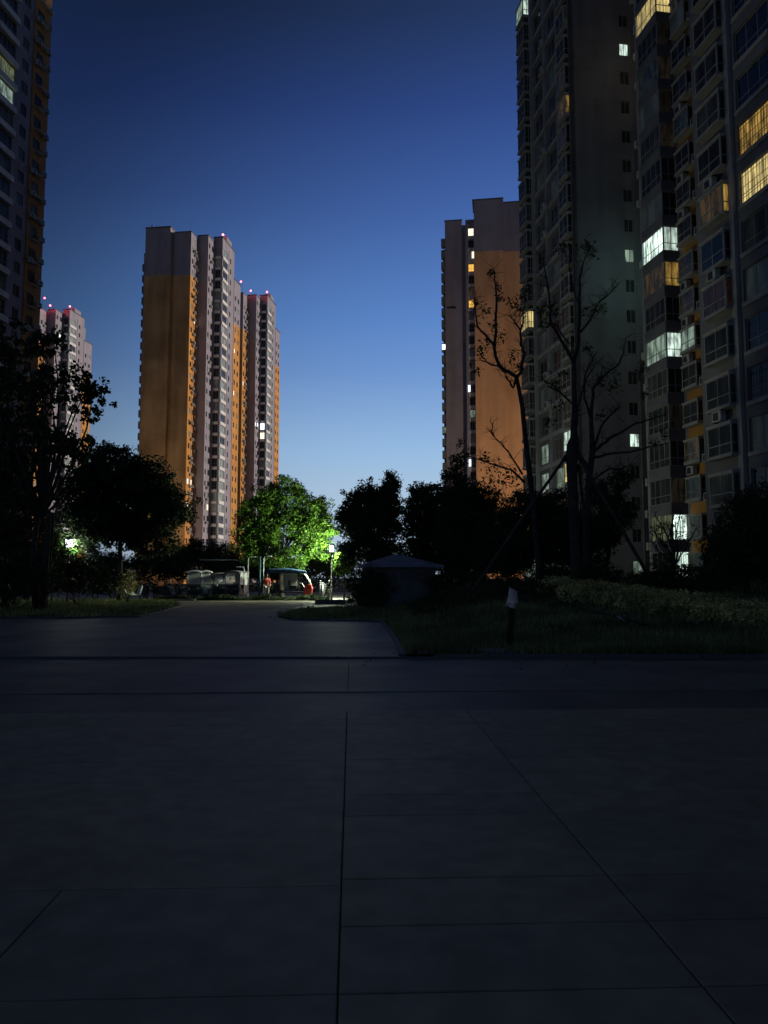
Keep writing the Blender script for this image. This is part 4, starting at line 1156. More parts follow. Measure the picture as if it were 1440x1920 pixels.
# ground-cover belt of olive shrubs
cs = []
for i in range(2100):
    t = random.random(); x = 5.6 + 6.4 * t + random.gauss(0, 0.25); y = 27.5 - 9.0 * t + random.uniform(-2.4, 2.4)
    if x > 0.62 * y + 1: continue
    cs.append((x + (y - 22) * 0.10, y, mound(x, y) + random.uniform(0.03, 0.42)))
cs = np.array(cs)
pts = clump_points(cs, 0.2 * np.ones(len(cs)), 26)
tag(link('ground_cover', leaf_mesh('ground_cover', pts, 0.075, M_LEAF_O, flat=0.2)), 'olive ground cover shrubs running diagonally across the planted ground', 'ground cover', kind='stuff')
cs = []
for i in range(900):
    x = random.uniform(1.0, 8.5); y = random.uniform(25, 33)
    cs.append((x, y, mound(x, y) + random.uniform(0.0, 0.3)))
cs = np.array(cs); pts = clump_points(cs, 0.22 * np.ones(len(cs)), 22)
tag(link('ground_cover', leaf_mesh('ground_cover', pts, 0.08, M_LEAF_D, flat=0.2)), 'dark low ground cover behind the grass and before the hut', 'ground cover', kind='stuff')
# hedge between road and parking
cs = []
for i in range(900):
    x = random.uniform(-15.2, -3.6); cs.append((x, 51.3 + random.uniform(-.5, .5), random.uniform(0.02, 0.2 + 0.1 * math.sin(x * 2.2))))
cs = np.array(cs); pts = clump_points(cs, 0.2 * np.ones(len(cs)), 22)
tag(link('hedge', leaf_mesh('hedge', pts, 0.1, M_LEAF_D)), 'low dark hedge at the far end of the side road in front of the tricycles', 'hedge')

# fallen leaves along the kerb and the side road
L_ = []
for i in range(420):
    if random.random() < 0.75: x = random.uniform(-1, 14); y = KY + 0.1 - abs(random.gauss(0, 0.9))
    else: y = random.uniform(15, 40); x = edge_x(y) - abs(random.gauss(0, 0.35))
    L_.append((x, y, 0.03 if y < KY else 0.015))
tag(link('leaf_litter', leaf_mesh('leaf_litter', L_, 0.05, mat('dry_leaf', (0.2, 0.13, 0.06), 0.8, 0.3, 2, island=True), flat=0.97)), 'dry fallen leaves scattered along the kerb and road edge', 'leaves', kind='stuff')
# ------------------------------------------------------------------ hut
def hut():
    p = at(745, 1083, 42)
    root = thing('garden_hut', 'low square hut with a pale hipped roof behind the round bush', 'hut', (p.x, 42, mound(p.x, 42) - 0.05), math.radians(4))
    z0 = -0.1; H = 2.12 - (mound(p.x, 42) - 0.05)
    hw = 1.85
    m_wall = mat('hut_wall', (0.17, 0.17, 0.17), 0.85, 0.1, 2); m_roof = mat('hut_roof_metal', (0.32, 0.32, 0.36), 0.7, 0.1, 1.2, dirt=(0.7, 1.0))
    r = MB(); a = hw + 0.4
    pk = 0.62
    r.v += [(-a, -a, H), (a, -a, H), (a, a, H), (-a, a, H), (-0.25, 0, H + pk), (0.25, 0, H + pk), (-a, -a, H - 0.09), (a, -a, H - 0.09), (a, a, H - 0.09), (-a, a, H - 0.09)]
    r.f += [(0, 1, 5, 4), (1, 2, 5), (2, 3, 4, 5), (3, 0, 4), (6, 7, 1, 0), (7, 8, 2, 1), (8, 9, 3, 2), (9, 6, 0, 3), (9, 8, 7, 6)]; r.mi = [0] * 9
    ro = r.build('roof', m_roof, root)
    s = MB()
    for i in range(-5, 6):
        x = i * 0.38; t = max(0.0, 1 - abs(x) / a)
        s.tube([(x, -a, H + 0.015), (x * 0.12 + x * 0.0 + (x * (1 - t) if False else 0) + x * 0.0, -a * (1 - t), H + pk * t + 0.015)] if False else [(x, -a, H + 0.012), (x, -a + a * t * 0.98, H + pk * t * 0.98 + 0.012)], 0.014, 4)
    s.build('seam', m_roof, ro)
    w = MB()
    w.box(-hw, hw, -hw, -hw + 0.15, z0, H - 0.75); w.box(-hw, hw, -hw, -hw + 0.15, H - 0.30, H - 0.09)
    for x in (-hw, -0.15, hw - 0.2): w.box(x, x + 0.2, -hw - 0.003, -hw + 0.16, z0, H - 0.09)
    w.box(-hw, -hw + 0.15, -hw + 0.15, hw, z0, H - 0.09); w.box(hw - 0.15, hw, -hw + 0.15, hw, z0, H - 0.09); w.box(-hw + .15, hw - .15, hw - 0.15, hw, z0, H - 0.09)
    w.build('wall', m_wall, root)
    for x0, x1 in ((-hw + 0.2, -0.15), (0.05, hw - 0.2)):
        for i in range(4):
            z = H - 0.72 + i * 0.105
            sl = MB().box(x0, x1, -hw + 0.03, -hw + 0.08, z, z + 0.06); sl.build('slat', M_FRAMED, root)
hut()

# ------------------------------------------------------------------ street lanterns (both lit in the photo)
def lantern(label, px, py, Y, power, col, base_z, sz=0.17):
    p = at(px, py, Y); H = p.z - base_z
    root = thing('garden_lantern', label, 'street lamp', (p.x, Y, base_z), 0.0, 'lit garden lanterns')
    MB().tube([(0, 0, -0.1), (0, 0, 0.25), (0, 0, 0.26), (0, 0, H - 0.3)], [0.09, 0.08, 0.05, 0.04], 10).build('post', M_BLACK, root, True)
    f = MB(); s = sz; t = 0.018
    for x in (-s, s):
        for y in (-s, s): f.box(x - t, x + t, y - t, y + t, H - 0.24, H + 0.2)
    f.box(-s - t, s + t, -s - t, s + t, H - 0.30, H - 0.24)
    f.prism([(-s - .05, -s - .05), (s + .05, -s - .05), (s + .05, s + .05), (-s - .05, s + .05)], H + 0.2, H + 0.32, 'z', 0, 1, 0.35)
    f.box(-s + t, s - t, -s - 0.008, -s + 0.008, H - 0.03, H - 0.005)
    f.build('lantern_frame', M_DARKM, root)
    MB().box(-s + 0.02, s - 0.02, -s + 0.02, s - 0.02, H - 0.235, H + 0.195).build('lamp_glass', glow('lantern_glow', (0.92, 1.0, 0.98), 7.0), root)
    l = bpy.data.lights.new('lantern_light', 'POINT'); l.energy = power; l.color = col; l.shadow_soft_size = 0.25
    lo = bpy.data.objects.new('lantern_light', l); COL.objects.link(lo); lo.parent = root; lo.location = (0, sz + 0.3, H - 0.05)
lantern('white lit lantern on a post between the bright green tree and the hut', 622, 1028, 52.6, 3000, (0.9, 1.0, 0.7), 0.0)
lantern('white lit lantern above the dark bushes at the left', 130, 1018, 45.0, 420, (0.9, 1.0, 0.9), 0.1)

# ------------------------------------------------------------------ vehicles beyond the hedge
M_TRUB = mat('tyre_rubber', (0.03, 0.03, 0.03), 0.8, 0.1, 4)
M_NAVY = mat('dark_navy_paint', (0.02, 0.025, 0.035), 0.3, 0.1, 2, spec=0.5)
M_MAROON = mat('dark_plum_paint', (0.05, 0.035, 0.05), 0.35, 0.1, 2, spec=0.5)
M_TEAL = mat('grey_green_paint', (0.34, 0.44, 0.41), 0.35, 0.15, 2, spec=0.5)
M_CANOPY = mat('grey_canopy', (0.45, 0.48, 0.5), 0.5, 0.1, 3)
M_CANOPYB = mat('blue_canopy', (0.035, 0.08, 0.14), 0.6, 0.3, 3)
M_RED = mat('red_paint', (0.45, 0.04, 0.025), 0.35, 0.1, 2, spec=0.5)
M_WHITEP = mat('white_panel', (0.62, 0.66, 0.6), 0.5, 0.06, 2)
M_RUST = mat('rusty_orange_cover', (0.28, 0.09, 0.04), 0.7, 0.2, 3)
def clearplastic():
    m, nt, b = principled('cloudy_plastic_sheet')
    b.inputs['Base Color'].default_value = (0.75, 0.8, 0.8, 1); b.inputs['Roughness'].default_value = 0.22
    tr = nt.nodes.new('ShaderNodeBsdfTransparent'); ms = nt.nodes.new('ShaderNodeMixShader')
    nz = nt.nodes.new('ShaderNodeTexNoise'); nz.inputs['Scale'].default_value = 6; tc = nt.nodes.new('ShaderNodeTexCoord')
    nt.links.new(tc.outputs['Object'], nz.inputs['Vector'])
    r = nt.nodes.new('ShaderNodeMapRange'); r.inputs[3].default_value = 0.15; r.inputs[4].default_value = 0.75
    nt.links.new(nz.outputs['Fac'], r.inputs[0]); nt.links.new(r.outputs[0], ms.inputs[0])
    nt.links.new(tr.outputs[0], ms.inputs[1]); nt.links.new(b.outputs[0], ms.inputs[2]); nt.links.new(ms.outputs[0], nt.nodes['Material Output'].inputs[0])
    return m
M_CLEAR = clearplastic()
def wheel(root, x, y, r, w=0.09, axis='x'):
    """tyre plus rim; axle along axis"""
    t = MB(); n = 18
    pts = []
    for i in range(n + 1):
        a = 2 * math.pi * i / n
        pts.append((x, y + r * 0.86 * math.cos(a), r + r * 0.86 * math.sin(a)) if axis == 'x' else (x + r * 0.86 * math.cos(a), y, r + r * 0.86 * math.sin(a)))
    t.tube(pts, w * 0.5, 7, cap=False)
    o = t.build('wheel', M_TRUB, root, True)
    h = MB()
    c = (x, y, r)
    for i in range(6):
        a = math.pi * i / 6
        dx = r * 0.82 * math.cos(a); dz = r * 0.82 * math.sin(a)
        p, q = ((x, y - dx, r - dz), (x, y + dx, r + dz)) if axis == 'x' else ((x - dx, y, r - dz), (x + dx, y, r + dz))
        h.tube([p, q], 0.012, 4)
    h.tube([(x - 0.07, y, r), (x + 0.07, y, r)] if axis == 'x' else [(x, y - 0.07, r), (x, y + 0.07, r)], 0.045, 8)
    h.build('rim', M_STEEL, o)
def tricycle(label, loc, rz, body, roofm, L=2.3, wd=0.98, H=1.9):
    """covered electric tricycle, front towards -y"""
    root = thing('electric_tricycle', label, 'tricycle', loc, rz, 'covered electric tricycles parked behind the hedge')
    hw = wd / 2
    # body shell with sloping nose
    prof = [(-0.25, 0.32), (-0.12, 0.95), (0.12, 1.02), (0.5, 0.62), (0.85, 0.55), (0.95, 0.95), (L - 0.35, 0.98), (L - 0.2, 0.35)]
    b = MB(); 
    for sx in (-1, 1): b.prism(prof, sx * hw, sx * (hw - 0.05), 'x')
    b.box(-hw + .05, hw - .05, -0.20, -0.12, 0.34, 0.98); b.box(-hw + .05, hw - .05, L - 0.36, L - 0.30, 0.34, 0.96); b.box(-hw + .05, hw - .05, -0.12, L - 0.36, 0.30, 0.36)
    bevel(b.build('body', body, root), 0.02)
    # nose bulge and headlights
    MB().ball((0, -0.22, 0.62), (hw * 0.8, 0.16, 0.3), 14, 9).build('front_panel', body, root, True)
    for sx in (-1, 1): MB().ball((sx * hw * 0.62, -0.3, 0.72), (0.09, 0.06, 0.07), 10, 7).build('headlight', M_STEEL, root, True)
    # roof shell, bowed
    r = MB(); nx = 8
    for iy, y in enumerate((-0.22, -0.05, L - 0.3, L - 0.12)):
        for i in range(nx + 1):
            u = -1 + 2 * i / nx
            z = H - 0.10 * u * u - (0.07 if iy in (0, 3) else 0)
            r.v.append((u * (hw + 0.06), y, z))
    for iy in range(3):
        for i in range(nx):
            a = iy * (nx + 1) + i; r.f.append((a, a + 1, a + nx + 2, a + nx + 1)); r.mi.append(0)
    ro = r.build('roof', roofm, root, True)
    sm = ro.modifiers.new('thick', 'SOLIDIFY'); sm.thickness = 0.06
    # posts
    p = MB()
    for sx in (-1, 1):
        p.tube([(sx * (hw - 0.03), -0.1, 0.95), (sx * hw, -0.04, 1.45), (sx * hw * 0.96, 0.02, H - 0.12)], 0.022, 6)
        p.tube([(sx * hw, 0.95, 0.95), (sx * hw, 0.95, H - 0.12)], 0.02, 6); p.tube([(sx * hw, L - 0.3, 0.95), (sx * hw * 0.98, L - 0.22, H - 0.14)], 0.022, 6)
    p.tube([(-hw, -0.1, 1.0), (hw, -0.1, 1.0)], 0.02, 6)
    p.build('frame', M_DARKM, root)
    # sheets of plastic
    MB().poly([(-hw + .04, -0.1, 1.02), (hw - .04, -0.1, 1.02), (hw - .06, 0.0, H - 0.16), (-hw + .06, 0.0, H - 0.16)]).build('windscreen', M_CLEAR, root)
    for sx in (-1, 1):
        MB().poly([(sx * hw, 0.0, 1.0), (sx * hw, 0.92, 0.97), (sx * hw, 0.92, H - 0.14), (sx * hw, 0.06, H - 0.15)]).poly([(sx * hw, 0.98, 0.98), (sx * hw, L - 0.32, 0.98), (sx * hw, L - 0.26, H - 0.16), (sx * hw, 0.98, H - 0.14)]).build('side_sheet', M_CLEAR, root)
    MB().box(-hw + .12, hw - .12, 0.85, 1.25, 0.55, 0.72).build('seat', M_BLACK, root)
    MB().box(-hw + .12, hw - .12, 1.2, 1.3, 0.725, 1.15).build('backrest', M_BLACK, root)
    MB().tube([(-0.32, 0.3, 1.05), (-0.1, 0.18, 1.0), (0.1, 0.18, 1.0), (0.32, 0.3, 1.05)], 0.018, 6).tube([(0, 0.18, 1.0), (0, -0.05, 0.5)], 0.025, 6).build('handlebar', M_DARKM, root)
    wheel(root, 0, 0.0, 0.25, 0.1); wheel(root, -hw - 0.02, L - 0.55, 0.25, 0.1); wheel(root, hw + 0.02, L - 0.55, 0.25, 0.1)
    return root
def GX(px, Y): return at(px, 1083, Y).x
tricycle('dark covered tricycle with a grey roof, leftmost of the covered three', (GX(364, 53), 53, 0.02), math.radians(8), M_NAVY, M_CANOPY, wd=0.95, H=2.0)
tricycle('grey green covered tricycle with cloudy plastic sides, squeezed right beside the dark leftmost one', (GX(387, 53.6), 53.4, 0.02), math.radians(20), M_TEAL, M_CANOPY, wd=0.75, H=2.0)
tricycle('plum covered tricycle with a dark roof, rightmost of the covered three', (GX(438, 53), 52.8, 0.02), math.radians(-6), M_MAROON, mat('dark_canopy', (0.12, 0.12, 0.14), 0.5, 0.1, 3), wd=1.0, H=1.98)

tricycle('dark tricycle with cloudy plastic sheets, in the gap between the grey green and plum ones', (GX(412, 54.5), 54.6, 0.02), math.radians(14), M_NAVY, mat('dark_canopy', (0.12, 0.12, 0.14), 0.5, 0.1, 3), wd=0.85, H=1.85)
def cargo_trike():
    root = thing('open_tricycle', 'long open sided tricycle with a blue and white canopy and red nose', 'tricycle', (GX(500, 52.5), 52.5, 0.02), 0)
    k = 52.5 / 1440
    L = 3.05
    # canopy: bowed along its length (x to the right = front)
    r = MB(); n = 12
    for iy, y in enumerate((0.0, 0.25, 0.75, 1.0)):
        for i in range(n + 1):
            u = i / n; x = -0.05 + u * (L - 0.35)
            z = 2.08 + 0.05 * math.sin(math.pi * u) - 0.25 * max(0, u - 0.6) ** 1.3 * 2 - (0.16 if iy in (0, 3) else 0)
            r.v.append((x, y, z))
    for iy in range(3):
        for i in range(n):
            a = iy * (n + 1) + i; r.f.append((a, a + 1, a + n + 2, a + n + 1)); r.mi.append(0)
    ro = r.build('canopy', M_CANOPYB, root, True); ro.modifiers.new('thick', 'SOLIDIFY').thickness = 0.04
    v = MB()
    for i in range(9):
        x0 = 0.0 + i * 0.3; v.poly([(x0, -0.012, 1.92), (x0 + 0.29, -0.012, 1.92 - 0.0), (x0 + 0.29, -0.012, 1.76 + 0.02 * (i % 2)), (x0, -0.012, 1.77)])
    vo = v.build('valance', M_CANOPYB, root); vo.modifiers.new('thick', 'SOLIDIFY').thickness = 0.015
    p = MB()
    for x in (0.05, 1.2, 2.1):
        for y in (0.04, 0.96): p.tube([(x, y, 0.6), (x, y, 1.93)], 0.02, 6)
    p.tube([(0.0, 0.04, 0.62), (2.3, 0.04, 0.62)], 0.025, 6).tube([(0.0, 0.04, 1.05), (1.2, 0.04, 1.05)], 0.018, 6)
    p.build('frame', M_DARKM, root)
    # pale curved windscreen frame sweeping down to the nose
    a = MB()
    for y in (0.12, 0.88):
        a.tube([(2.05, y, 1.95), (2.35, y, 1.85), (2.65, y, 1.6), (2.88, y, 1.22), (2.98, y, 0.95)], 0.035, 7)
    a.tube([(2.5, 0.12, 1.75), (2.5, 0.88, 1.75)], 0.02, 6)
    a.build('windscreen_frame', M_WHITEP, root, True)
    MB().poly([(2.35, 0.15, 1.85), (2.65, 0.15, 1.6), (2.65, 0.85, 1.6), (2.35, 0.85, 1.85)]).poly([(2.65, 0.15, 1.6), (2.95, 0.15, 1.0), (2.95, 0.85, 1.0), (2.65, 0.85, 1.6)]).build('windscreen', M_CLEAR, root)
    # red nose
    nb = MB().prism([(2.45, 0.35), (2.5, 0.75), (2.8, 1.05), (3.0, 1.0), (3.1, 0.7), (3.05, 0.4), (2.8, 0.3)], 0.14, 0.86, 'y')
    bevel(nb.build('nose', M_RED, root), 0.05, 3)
    MB().ball((3.08, 0.5, 0.75), (0.05, 0.1, 0.1), 10, 7).build('headlight', M_STEEL, root, True)
    # white box panel and seats
    bevel(MB().box(1.12, 2.0, 0.80, 0.9, 0.75, 1.86).build('rear_panel', M_WHITEP, root), 0.02)
    MB().box(0.1, 2.4, 0.08, 0.92, 0.42, 0.52).box(0.15, 1.1, 0.15, 0.85, 0.52, 0.62).build('floor_pan', M_DARKM, root)
    MB().box(1.5, 2.0, 0.2, 0.8, 0.78, 0.92).build('seat', M_BLACK, root)
    MB().box(1.45, 1.55, 0.2, 0.8, 0.925, 1.3).build('backrest', M_BLACK, root)
    MB().box(0.2, 0.3, 0.15, 0.85, 0.625, 1.2).build('backrest', M_BLACK, root)
    MB().tube([(2.25, 0.2, 1.12), (2.35, 0.4, 1.08), (2.35, 0.6, 1.08), (2.25, 0.8, 1.12)], 0.02, 6).tube([(2.35, 0.5, 1.08), (2.7, 0.5, 0.6)], 0.03, 6).build('handlebar', M_STEEL, root)
    wheel(root, 2.75, 0.5, 0.27, 0.1, 'y'); wheel(root, 0.55, -0.02, 0.27, 0.1, 'y'); wheel(root, 0.55, 1.02, 0.27, 0.1, 'y')
cargo_trike()

def scooter(label, loc, rz, body, box=None):
    """small electric scooter, front towards +x"""
    root = thing('electric_scooter', label, 'scooter', loc, rz, 'small scooters parked behind the hedge')
    wheel(root, -0.6, 0, 0.23, 0.09, 'y'); wheel(root, 0.62, 0, 0.23, 0.09, 'y')
    b = MB().prism([(-0.85, 0.62), (-0.75, 0.42), (-0.25, 0.3), (0.2, 0.26), (0.28, 0.3), (0.0, 0.38), (-0.15, 0.62), (-0.3, 0.72), (-0.8, 0.74)], -0.13, 0.13, 'y')
    bevel(b.build('body', body, root), 0.03)
    bevel(MB().prism([(0.28, 0.28), (0.5, 0.95), (0.58, 0.95), (0.5, 0.5), (0.42, 0.26)], -0.17, 0.17, 'y').build('leg_shield', body, root), 0.02)
    bevel(MB().prism([(-0.8, 0.75), (-0.15, 0.73), (-0.12, 0.80), (-0.4, 0.84), (-0.82, 0.86)], -0.14, 0.14, 'y').build('seat', M_BLACK, root), 0.02)
    MB().tube([(0.62, 0.05, 0.23), (0.52, 0.05, 0.75), (0.46, 0, 1.02)], 0.022, 6).tube([(0.62, -0.05, 0.23), (0.52, -0.05, 0.75), (0.46, 0, 1.02)], 0.022, 6).build('fork', M_DARKM, root)
    MB().tube([(0.36, -0.32, 1.05), (0.46, -0.1, 1.02), (0.46, 0.1, 1.02), (0.36, 0.32, 1.05)], 0.018, 6).build('handlebar', M_DARKM, root)
    MB().ball((0.56, 0, 0.96), (0.07, 0.1, 0.08), 10, 7).build('headlight', M_STEEL, root, True)
    for s in (-1, 1):
        MB().tube([(0.4, s * 0.25, 1.05), (0.42, s * 0.3, 1.22)], 0.008, 5).ball((0.42, s * 0.31, 1.26), (0.015, 0.06, 0.045), 8, 6).build('mirror', M_STEEL, root)
    if box:
        bevel(MB().box(-0.95, -0.55, -0.18, 0.18, 0.88, 1.22).build('top_box', box, root), 0.03)
    return root
scooter('dark scooter with an orange red box beside the dark leftmost tricycle', (GX(322, 53), 53, 0.02), 0.5, M_NAVY, M_RUST)
scooter('dark scooter between the covered tricycles, front wheel showing', (GX(409, 53.4), 52.7, 0.02), -1.25, M_BLACK)
scooter('silver scooter behind the sparse pale bush on the left verge', (GX(252, 52), 52, 0.02), 0.9, M_STEEL, None)
scooter('black scooter with glinting mirrors, left one of the pair under the dark bush', (GX(96, 47), 39.5, 0.12), 2.6, M_NAVY)
scooter('pale scooter, right one of the pair under the dark bush at the left', (GX(118, 47), 40.4, 0.12), 2.3, M_WHITEP)
scooter('dark scooter parked right of the long open tricycle', (GX(612, 54), 54, 0.02), 1.9, M_BLACK)

scooter('small dark scooter just left of the orange box scooter', (GX(300, 54), 54.3, 0.02), 1.2, M_NAVY)
scooter('small plum scooter half hidden by the trunk of the round crowned tree', (GX(276, 55), 55, 0.02), 1.9, M_MAROON)
scooter('small black scooter in the shade between the two lantern lit places', (GX(205, 55), 54, 0.02), 0.7, M_BLACK)
# shelter roof behind the tricycles
def shelter():
    root = thing('bike_shelter', 'flat pale edged shelter roof on thin posts behind the covered tricycles', 'shelter', (GX(410, 60), 60, 0.02), 0)
    bevel(MB().box(-1.3, 1.3, -0.9, 0.9, 2.82, 2.88).build('roof', M_CANOPY, root), 0.02)
    for x in (-1.15, 1.15):
        for y in (-0.7, 0.7): MB().tube([(x, y, 0), (x, y, 2.82)], 0.03, 6).build('post', M_BLACK, root)
shelter()
# blue post, hooked poles
M_BLUEP = mat('blue_painted_steel', (0.03, 0.09, 0.13), 0.6, 0.1, 3)
r_ = thing('blue_post', 'straight blue painted steel post left of the long open tricycle', 'post', (GX(487, 52.2), 52.2, 0.0))
MB().tube([(0, 0, 0), (0, 0, 2.85)], 0.07, 10).build('shaft', M_BLUEP, r_, True)
MB().ball((0, 0, 2.86), (0.085, 0.085, 0.05)).build('cap', M_BLUEP, r_, True)
def hooked(label, px, h, sd):
    r = thing('hooked_pole', label, 'pole', (GX(px, 53.6), 53.6, 0.0), 0, 'thin hooked poles by the tricycles')
    MB().tube([(0, 0, 0), (0, 0, h - 0.15), (sd * 0.06, 0, h), (sd * 0.3, 0, h + 0.05)], 0.03, 7).build('shaft', M_CANOPY, r, True)
    bevel(MB().box(min(sd * 0.25, sd * 0.55), max(sd * 0.25, sd * 0.55), -0.08, 0.08, h + 0.0, h + 0.07).build('lamp_head', M_CANOPY, r), 0.015)
hooked('thin hooked pole just right of the blue post', 494, 2.95, 1)
hooked('thin hooked pole left of the blue post', 465, 2.9, 1)
hooked('dark thin pole at the right of the covered tricycles', 458, 2.2, -1)
# bollards and a low wall near the road end
for i, (px, lab) in enumerate(((600, 'short pale bollard right of the red nosed tricycle'), (605, 'second short bollard, closer to the white lantern'))):
    r = thing('bollard', lab, 'bollard', (GX(px, 52 + i), 52 + i, 0.0), 0, 'short bollards by the white lantern')
    MB().tube([(0, 0, 0), (0, 0, 1.1)], 0.05, 8).ball((0, 0, 1.12), 0.065).build('shaft', M_CANOPY, r, True)
p0 = gnd(590, 1133); p1 = gnd(648, 1133)
r = thing('low_wall', 'low grey stone ledge at the road edge left of the round bush', 'wall', (p0.x, p0.y, 0.0))
for i in range(4):
    L = (p1.x - p0.x) / 4
    bevel(MB().box(i * L + 0.01, (i + 1) * L - 0.01, 0, 0.35, -0.02, 0.26).build('stone', M_KERB, r), 0.012)
# sheets hanging behind: washing line strings are too fine; a stone slab on the verge near the scooter
r = thing('stone_slab', 'flat dark slab lying at the end of the side road below the tricycles', 'slab', tuple(gnd(345, 1126)))
bevel(MB().box(-0.8, 0.8, -0.5, 0.5, 0.0, 0.1).build('slab', M_KERB, r), 0.01)

# ------------------------------------------------------------------ person in a red top beside the canopy tricycle
def person():
    root = thing('person', 'person in a red top and pale trousers by the blue canopy', 'person', (GX(501, 52.1), 51.95, 0.02), math.radians(25))
    def skin(name, verts, edges, rad, m, sub=2, rootv=0):
        me = bpy.data.meshes.new(name); me.from_pydata(verts, edges, []); me.materials.append(m)
        o = link(name, me, root)
        md = o.modifiers.new('skin', 'SKIN'); md.use_smooth_shade = True
        for i, r in enumerate(rad): me.skin_vertices[0].data[i].radius = r if hasattr(r, '__len__') else (r, r)
        me.skin_vertices[0].data[rootv].use_root = True
        s = o.modifiers.new('sub', 'SUBSURF'); s.levels = sub; s.render_levels = sub
        return o
    SK = mat('skin', (0.36, 0.22, 0.16), 0.6, 0.05, 4)
    V = [(0, 0, 0.92), (0, 0.0, 1.12), (0, 0.01, 1.32), (0, 0.0, 1.42), (0, -0.01, 1.49), (0, -0.03, 1.58), (0, -0.03, 1.66),
         (0.17, 0, 1.38), (0.22, -0.02, 1.12), (0.20, -0.16, 0.94), (0.19, -0.24, 0.88), (-0.17, 0, 1.38), (-0.22, 0.0, 1.12), (-0.23, -0.06, 0.90), (-0.23, -0.08, 0.81),
         (0.09, 0, 0.85), (0.10, -0.02, 0.48), (0.10, 0.02, 0.09), (0.11, -0.12, 0.04), (-0.09, 0, 0.85), (-0.12, 0.02, 0.48), (-0.14, 0.05, 0.09), (-0.15, -0.08, 0.04)]
    Ed = [(0, 1), (1, 2), (2, 3), (3, 4), (4, 5), (5, 6), (2, 7), (7, 8), (8, 9), (9, 10), (2, 11), (11, 12), (12, 13), (13, 14), (0, 15), (15, 16), (16, 17), (17, 18), (0, 19), (19, 20), (20, 21), (21, 22)]
    Rd = [(0.14, 0.10), (0.12, 0.09), (0.14, 0.10), 0.07, 0.05, (0.078, 0.095), (0.06, 0.075), 0.06, 0.045, 0.034, 0.028, 0.06, 0.045, 0.034, 0.028, 0.085, 0.055, 0.04, 0.035, 0.085, 0.055, 0.04, 0.035]
    skin('body', V, Ed, Rd, SK)
    tv = [V[0], V[1], V[2], V[3], V[7], V[8], V[11], V[12]]
    skin('red_top', tv, [(0, 1), (1, 2), (2, 3), (2, 4), (4, 5), (2, 6), (6, 7)], [(0.145, 0.11), (0.13, 0.10), (0.15, 0.11), 0.075, 0.075, 0.055, 0.075, 0.055], M_RED)
    pv = [V[0], V[15], V[16], V[17], V[19], V[20], V[21]]
    skin('trousers', pv, [(0, 1), (1, 2), (2, 3), (0, 4), (4, 5), (5, 6)], [(0.155, 0.115), 0.10, 0.072, 0.058, 0.10, 0.072, 0.058], mat('pale_trousers', (0.42, 0.40, 0.36), 0.8, 0.08, 4))
    MB().ball((0, -0.005, 1.63), (0.09, 0.105, 0.105), 14, 9).build('hair', M_BLACK, root, True)
    for s in (-1, 1): MB().ball((s * 0.03, -0.118, 1.60), (0.012, 0.008, 0.008), 8, 6).build('eye', M_BLACK, root, True)
    MB().ball((0, -0.13, 1.57), (0.013, 0.018, 0.02), 8, 6).build('nose', SK, root, True)
    for s in (-1, 1): MB().box(s * 0.12 - 0.045, s * 0.12 + 0.045, -0.2, 0.08, -0.02, 0.07).build('shoe', M_BLACK, root)
person()

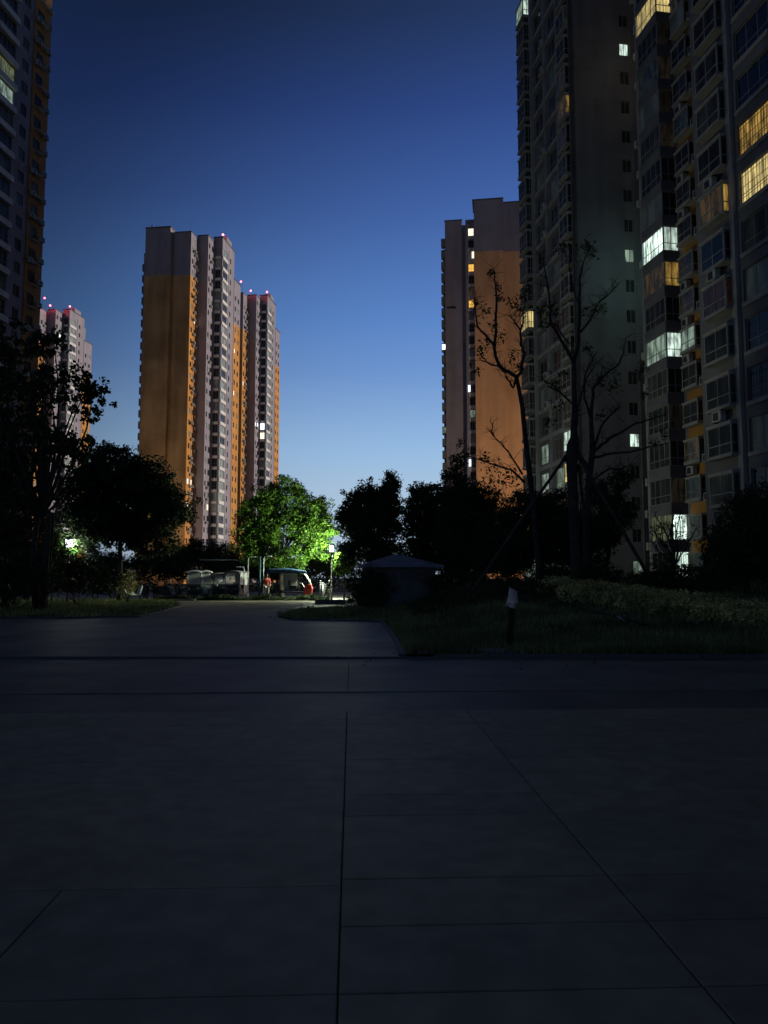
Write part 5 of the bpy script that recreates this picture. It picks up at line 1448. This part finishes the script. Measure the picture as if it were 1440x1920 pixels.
# ------------------------------------------------------------------ wrapped stakes at the kerb, slabs and a fallen pole
def wrapped():
    b = gnd(952, 1222, 0.15); b = Vector((at(952, 1083, 15.6).x, 15.6, mound(at(952, 1083, 15.6).x, 15.6)))
    root = thing('wrapped_stakes', 'bundle of dark stakes with a pale sleeve over the top, standing at the kerb', 'stakes', tuple(b))
    top = at(960, 1107, 15.6).z - b.z
    for i, (x0, y0, x1, y1) in enumerate(((-0.035, 0.0, 0.05, 0.0), (0.05, 0.05, 0.06, 0.03), (0.0, -0.05, 0.11, -0.02), (0.09, 0.02, 0.09, 0.05), (0.0, 0.06, 0.13, 0.03))):
        MB().tube([(x0 - 0.02, y0, -0.05), ((x0 + x1) / 2 + (0.05 if i == 2 else 0.0), (y0 + y1) / 2, top * 0.45), (x1, y1, top - 0.04)], [0.022, 0.02, 0.018], 7).build('stake', M_BARKD, root, True)
    # sleeve: a crumpled tapering bag open at the bottom
    s = MB(); n = 16; levels = [(top - 0.33, 0.12), (top - 0.25, 0.113), (top - 0.15, 0.10), (top - 0.06, 0.092), (top + 0.02, 0.082), (top + 0.0, 0.05)]
    for li, (z, r) in enumerate(levels):
        for i in range(n):
            a = 2 * math.pi * i / n; f = 1 + 0.13 * math.sin(3 * a + li * 0.6) + random.uniform(-.05, .05)
            s.v.append((0.085 - 0.02 * (li == 0) + r * f * math.cos(a) + 0.012 * li * 0.3, 0.02 + r * f * math.sin(a), z + 0.03 * math.sin(2 * a + 1) * (li == 0) - 0.045 * math.cos(a) * (li >= 4) + 0.015 * math.sin(3 * a) * (li >= 3)))
    for li in range(len(levels) - 1):
        for i in range(n):
            j = (i + 1) % n; s.f.append((li * n + i, li * n + j, (li + 1) * n + j, (li + 1) * n + i)); s.mi.append(0)
    so = s.build('sleeve', mat('pale_sacking', (0.85, 0.70, 0.60), 0.85, 0.12, 6, bump=0.4, bscale=30), root, True)
    so.modifiers.new('thick', 'SOLIDIFY').thickness = 0.006
    MB().tube([(0.085 + 0.12 * math.cos(t * math.pi / 6), 0.02 + 0.12 * math.sin(t * math.pi / 6), top - 0.27) for t in range(13)], 0.007, 5).build('string', M_BLACK, root)
wrapped()
def flat_stone(label, px, py, w, d, h, rz, cap=M_KERB):
    p = gnd(px, py, 0.06)
    p.y = max(p.y, 14.95)
    r = thing('broken_slab', label, 'slab', (p.x, p.y, 0.06), rz, 'loose broken slabs along the kerb')
    b = MB().prism([(-w / 2, -d / 2), (w * 0.35, -d / 2 * 1.1), (w / 2, -d * 0.1), (w * 0.42, d / 2), (-w * 0.3, d * 0.45), (-w / 2, d * 0.2)], -0.02, h, 'z')
    bevel(b.build('slab', cap, r), 0.008)
M_SLB = mat('lilac_grey_slab', (0.26, 0.25, 0.32), 0.7, 0.1, 3, bump=0.3)
flat_stone('pale lilac broken slab lying against the kerb at the foot of the wrapped stakes', 925, 1222, 0.55, 0.30, 0.06, 0.1, M_SLB)
flat_stone('thin broken slab just right of the foot of the wrapped stakes', 965, 1226, 0.35, 0.2, 0.03, -0.3)
flat_stone('flat grey slab in the grass left of the wrapped stakes', 855, 1220, 0.6, 0.3, 0.03, 0.2, M_SLB)
flat_stone('grey edging slab at the corner where the side road meets the kerb', 790, 1224, 0.7, 0.25, 0.03, 0.0, M_SLB)
a = at(1112, 1153, 21.5); b = at(1213, 1194, 18.6)
a.z = mound(a.x, a.y) + 0.22; b.z = mound(b.x, b.y) + 0.2
r = thing('fallen_pole', 'pale pole lying in the grass below the olive ground cover', 'pole', tuple(b))
MB().tube([(0, 0, 0), (a - b) * 0.5 + Vector((0, 0, 0.03)), a - b], [0.035, 0.032, 0.03], 8).build('shaft', M_BARKD, r, True)
MB().tube([(a - b) * 0.35 - Vector((0, 0, .005)), (a - b) * 0.5 + Vector((0, 0, 0.03))], 0.04, 8).build('cloth_wrap', M_SLB, r, True)
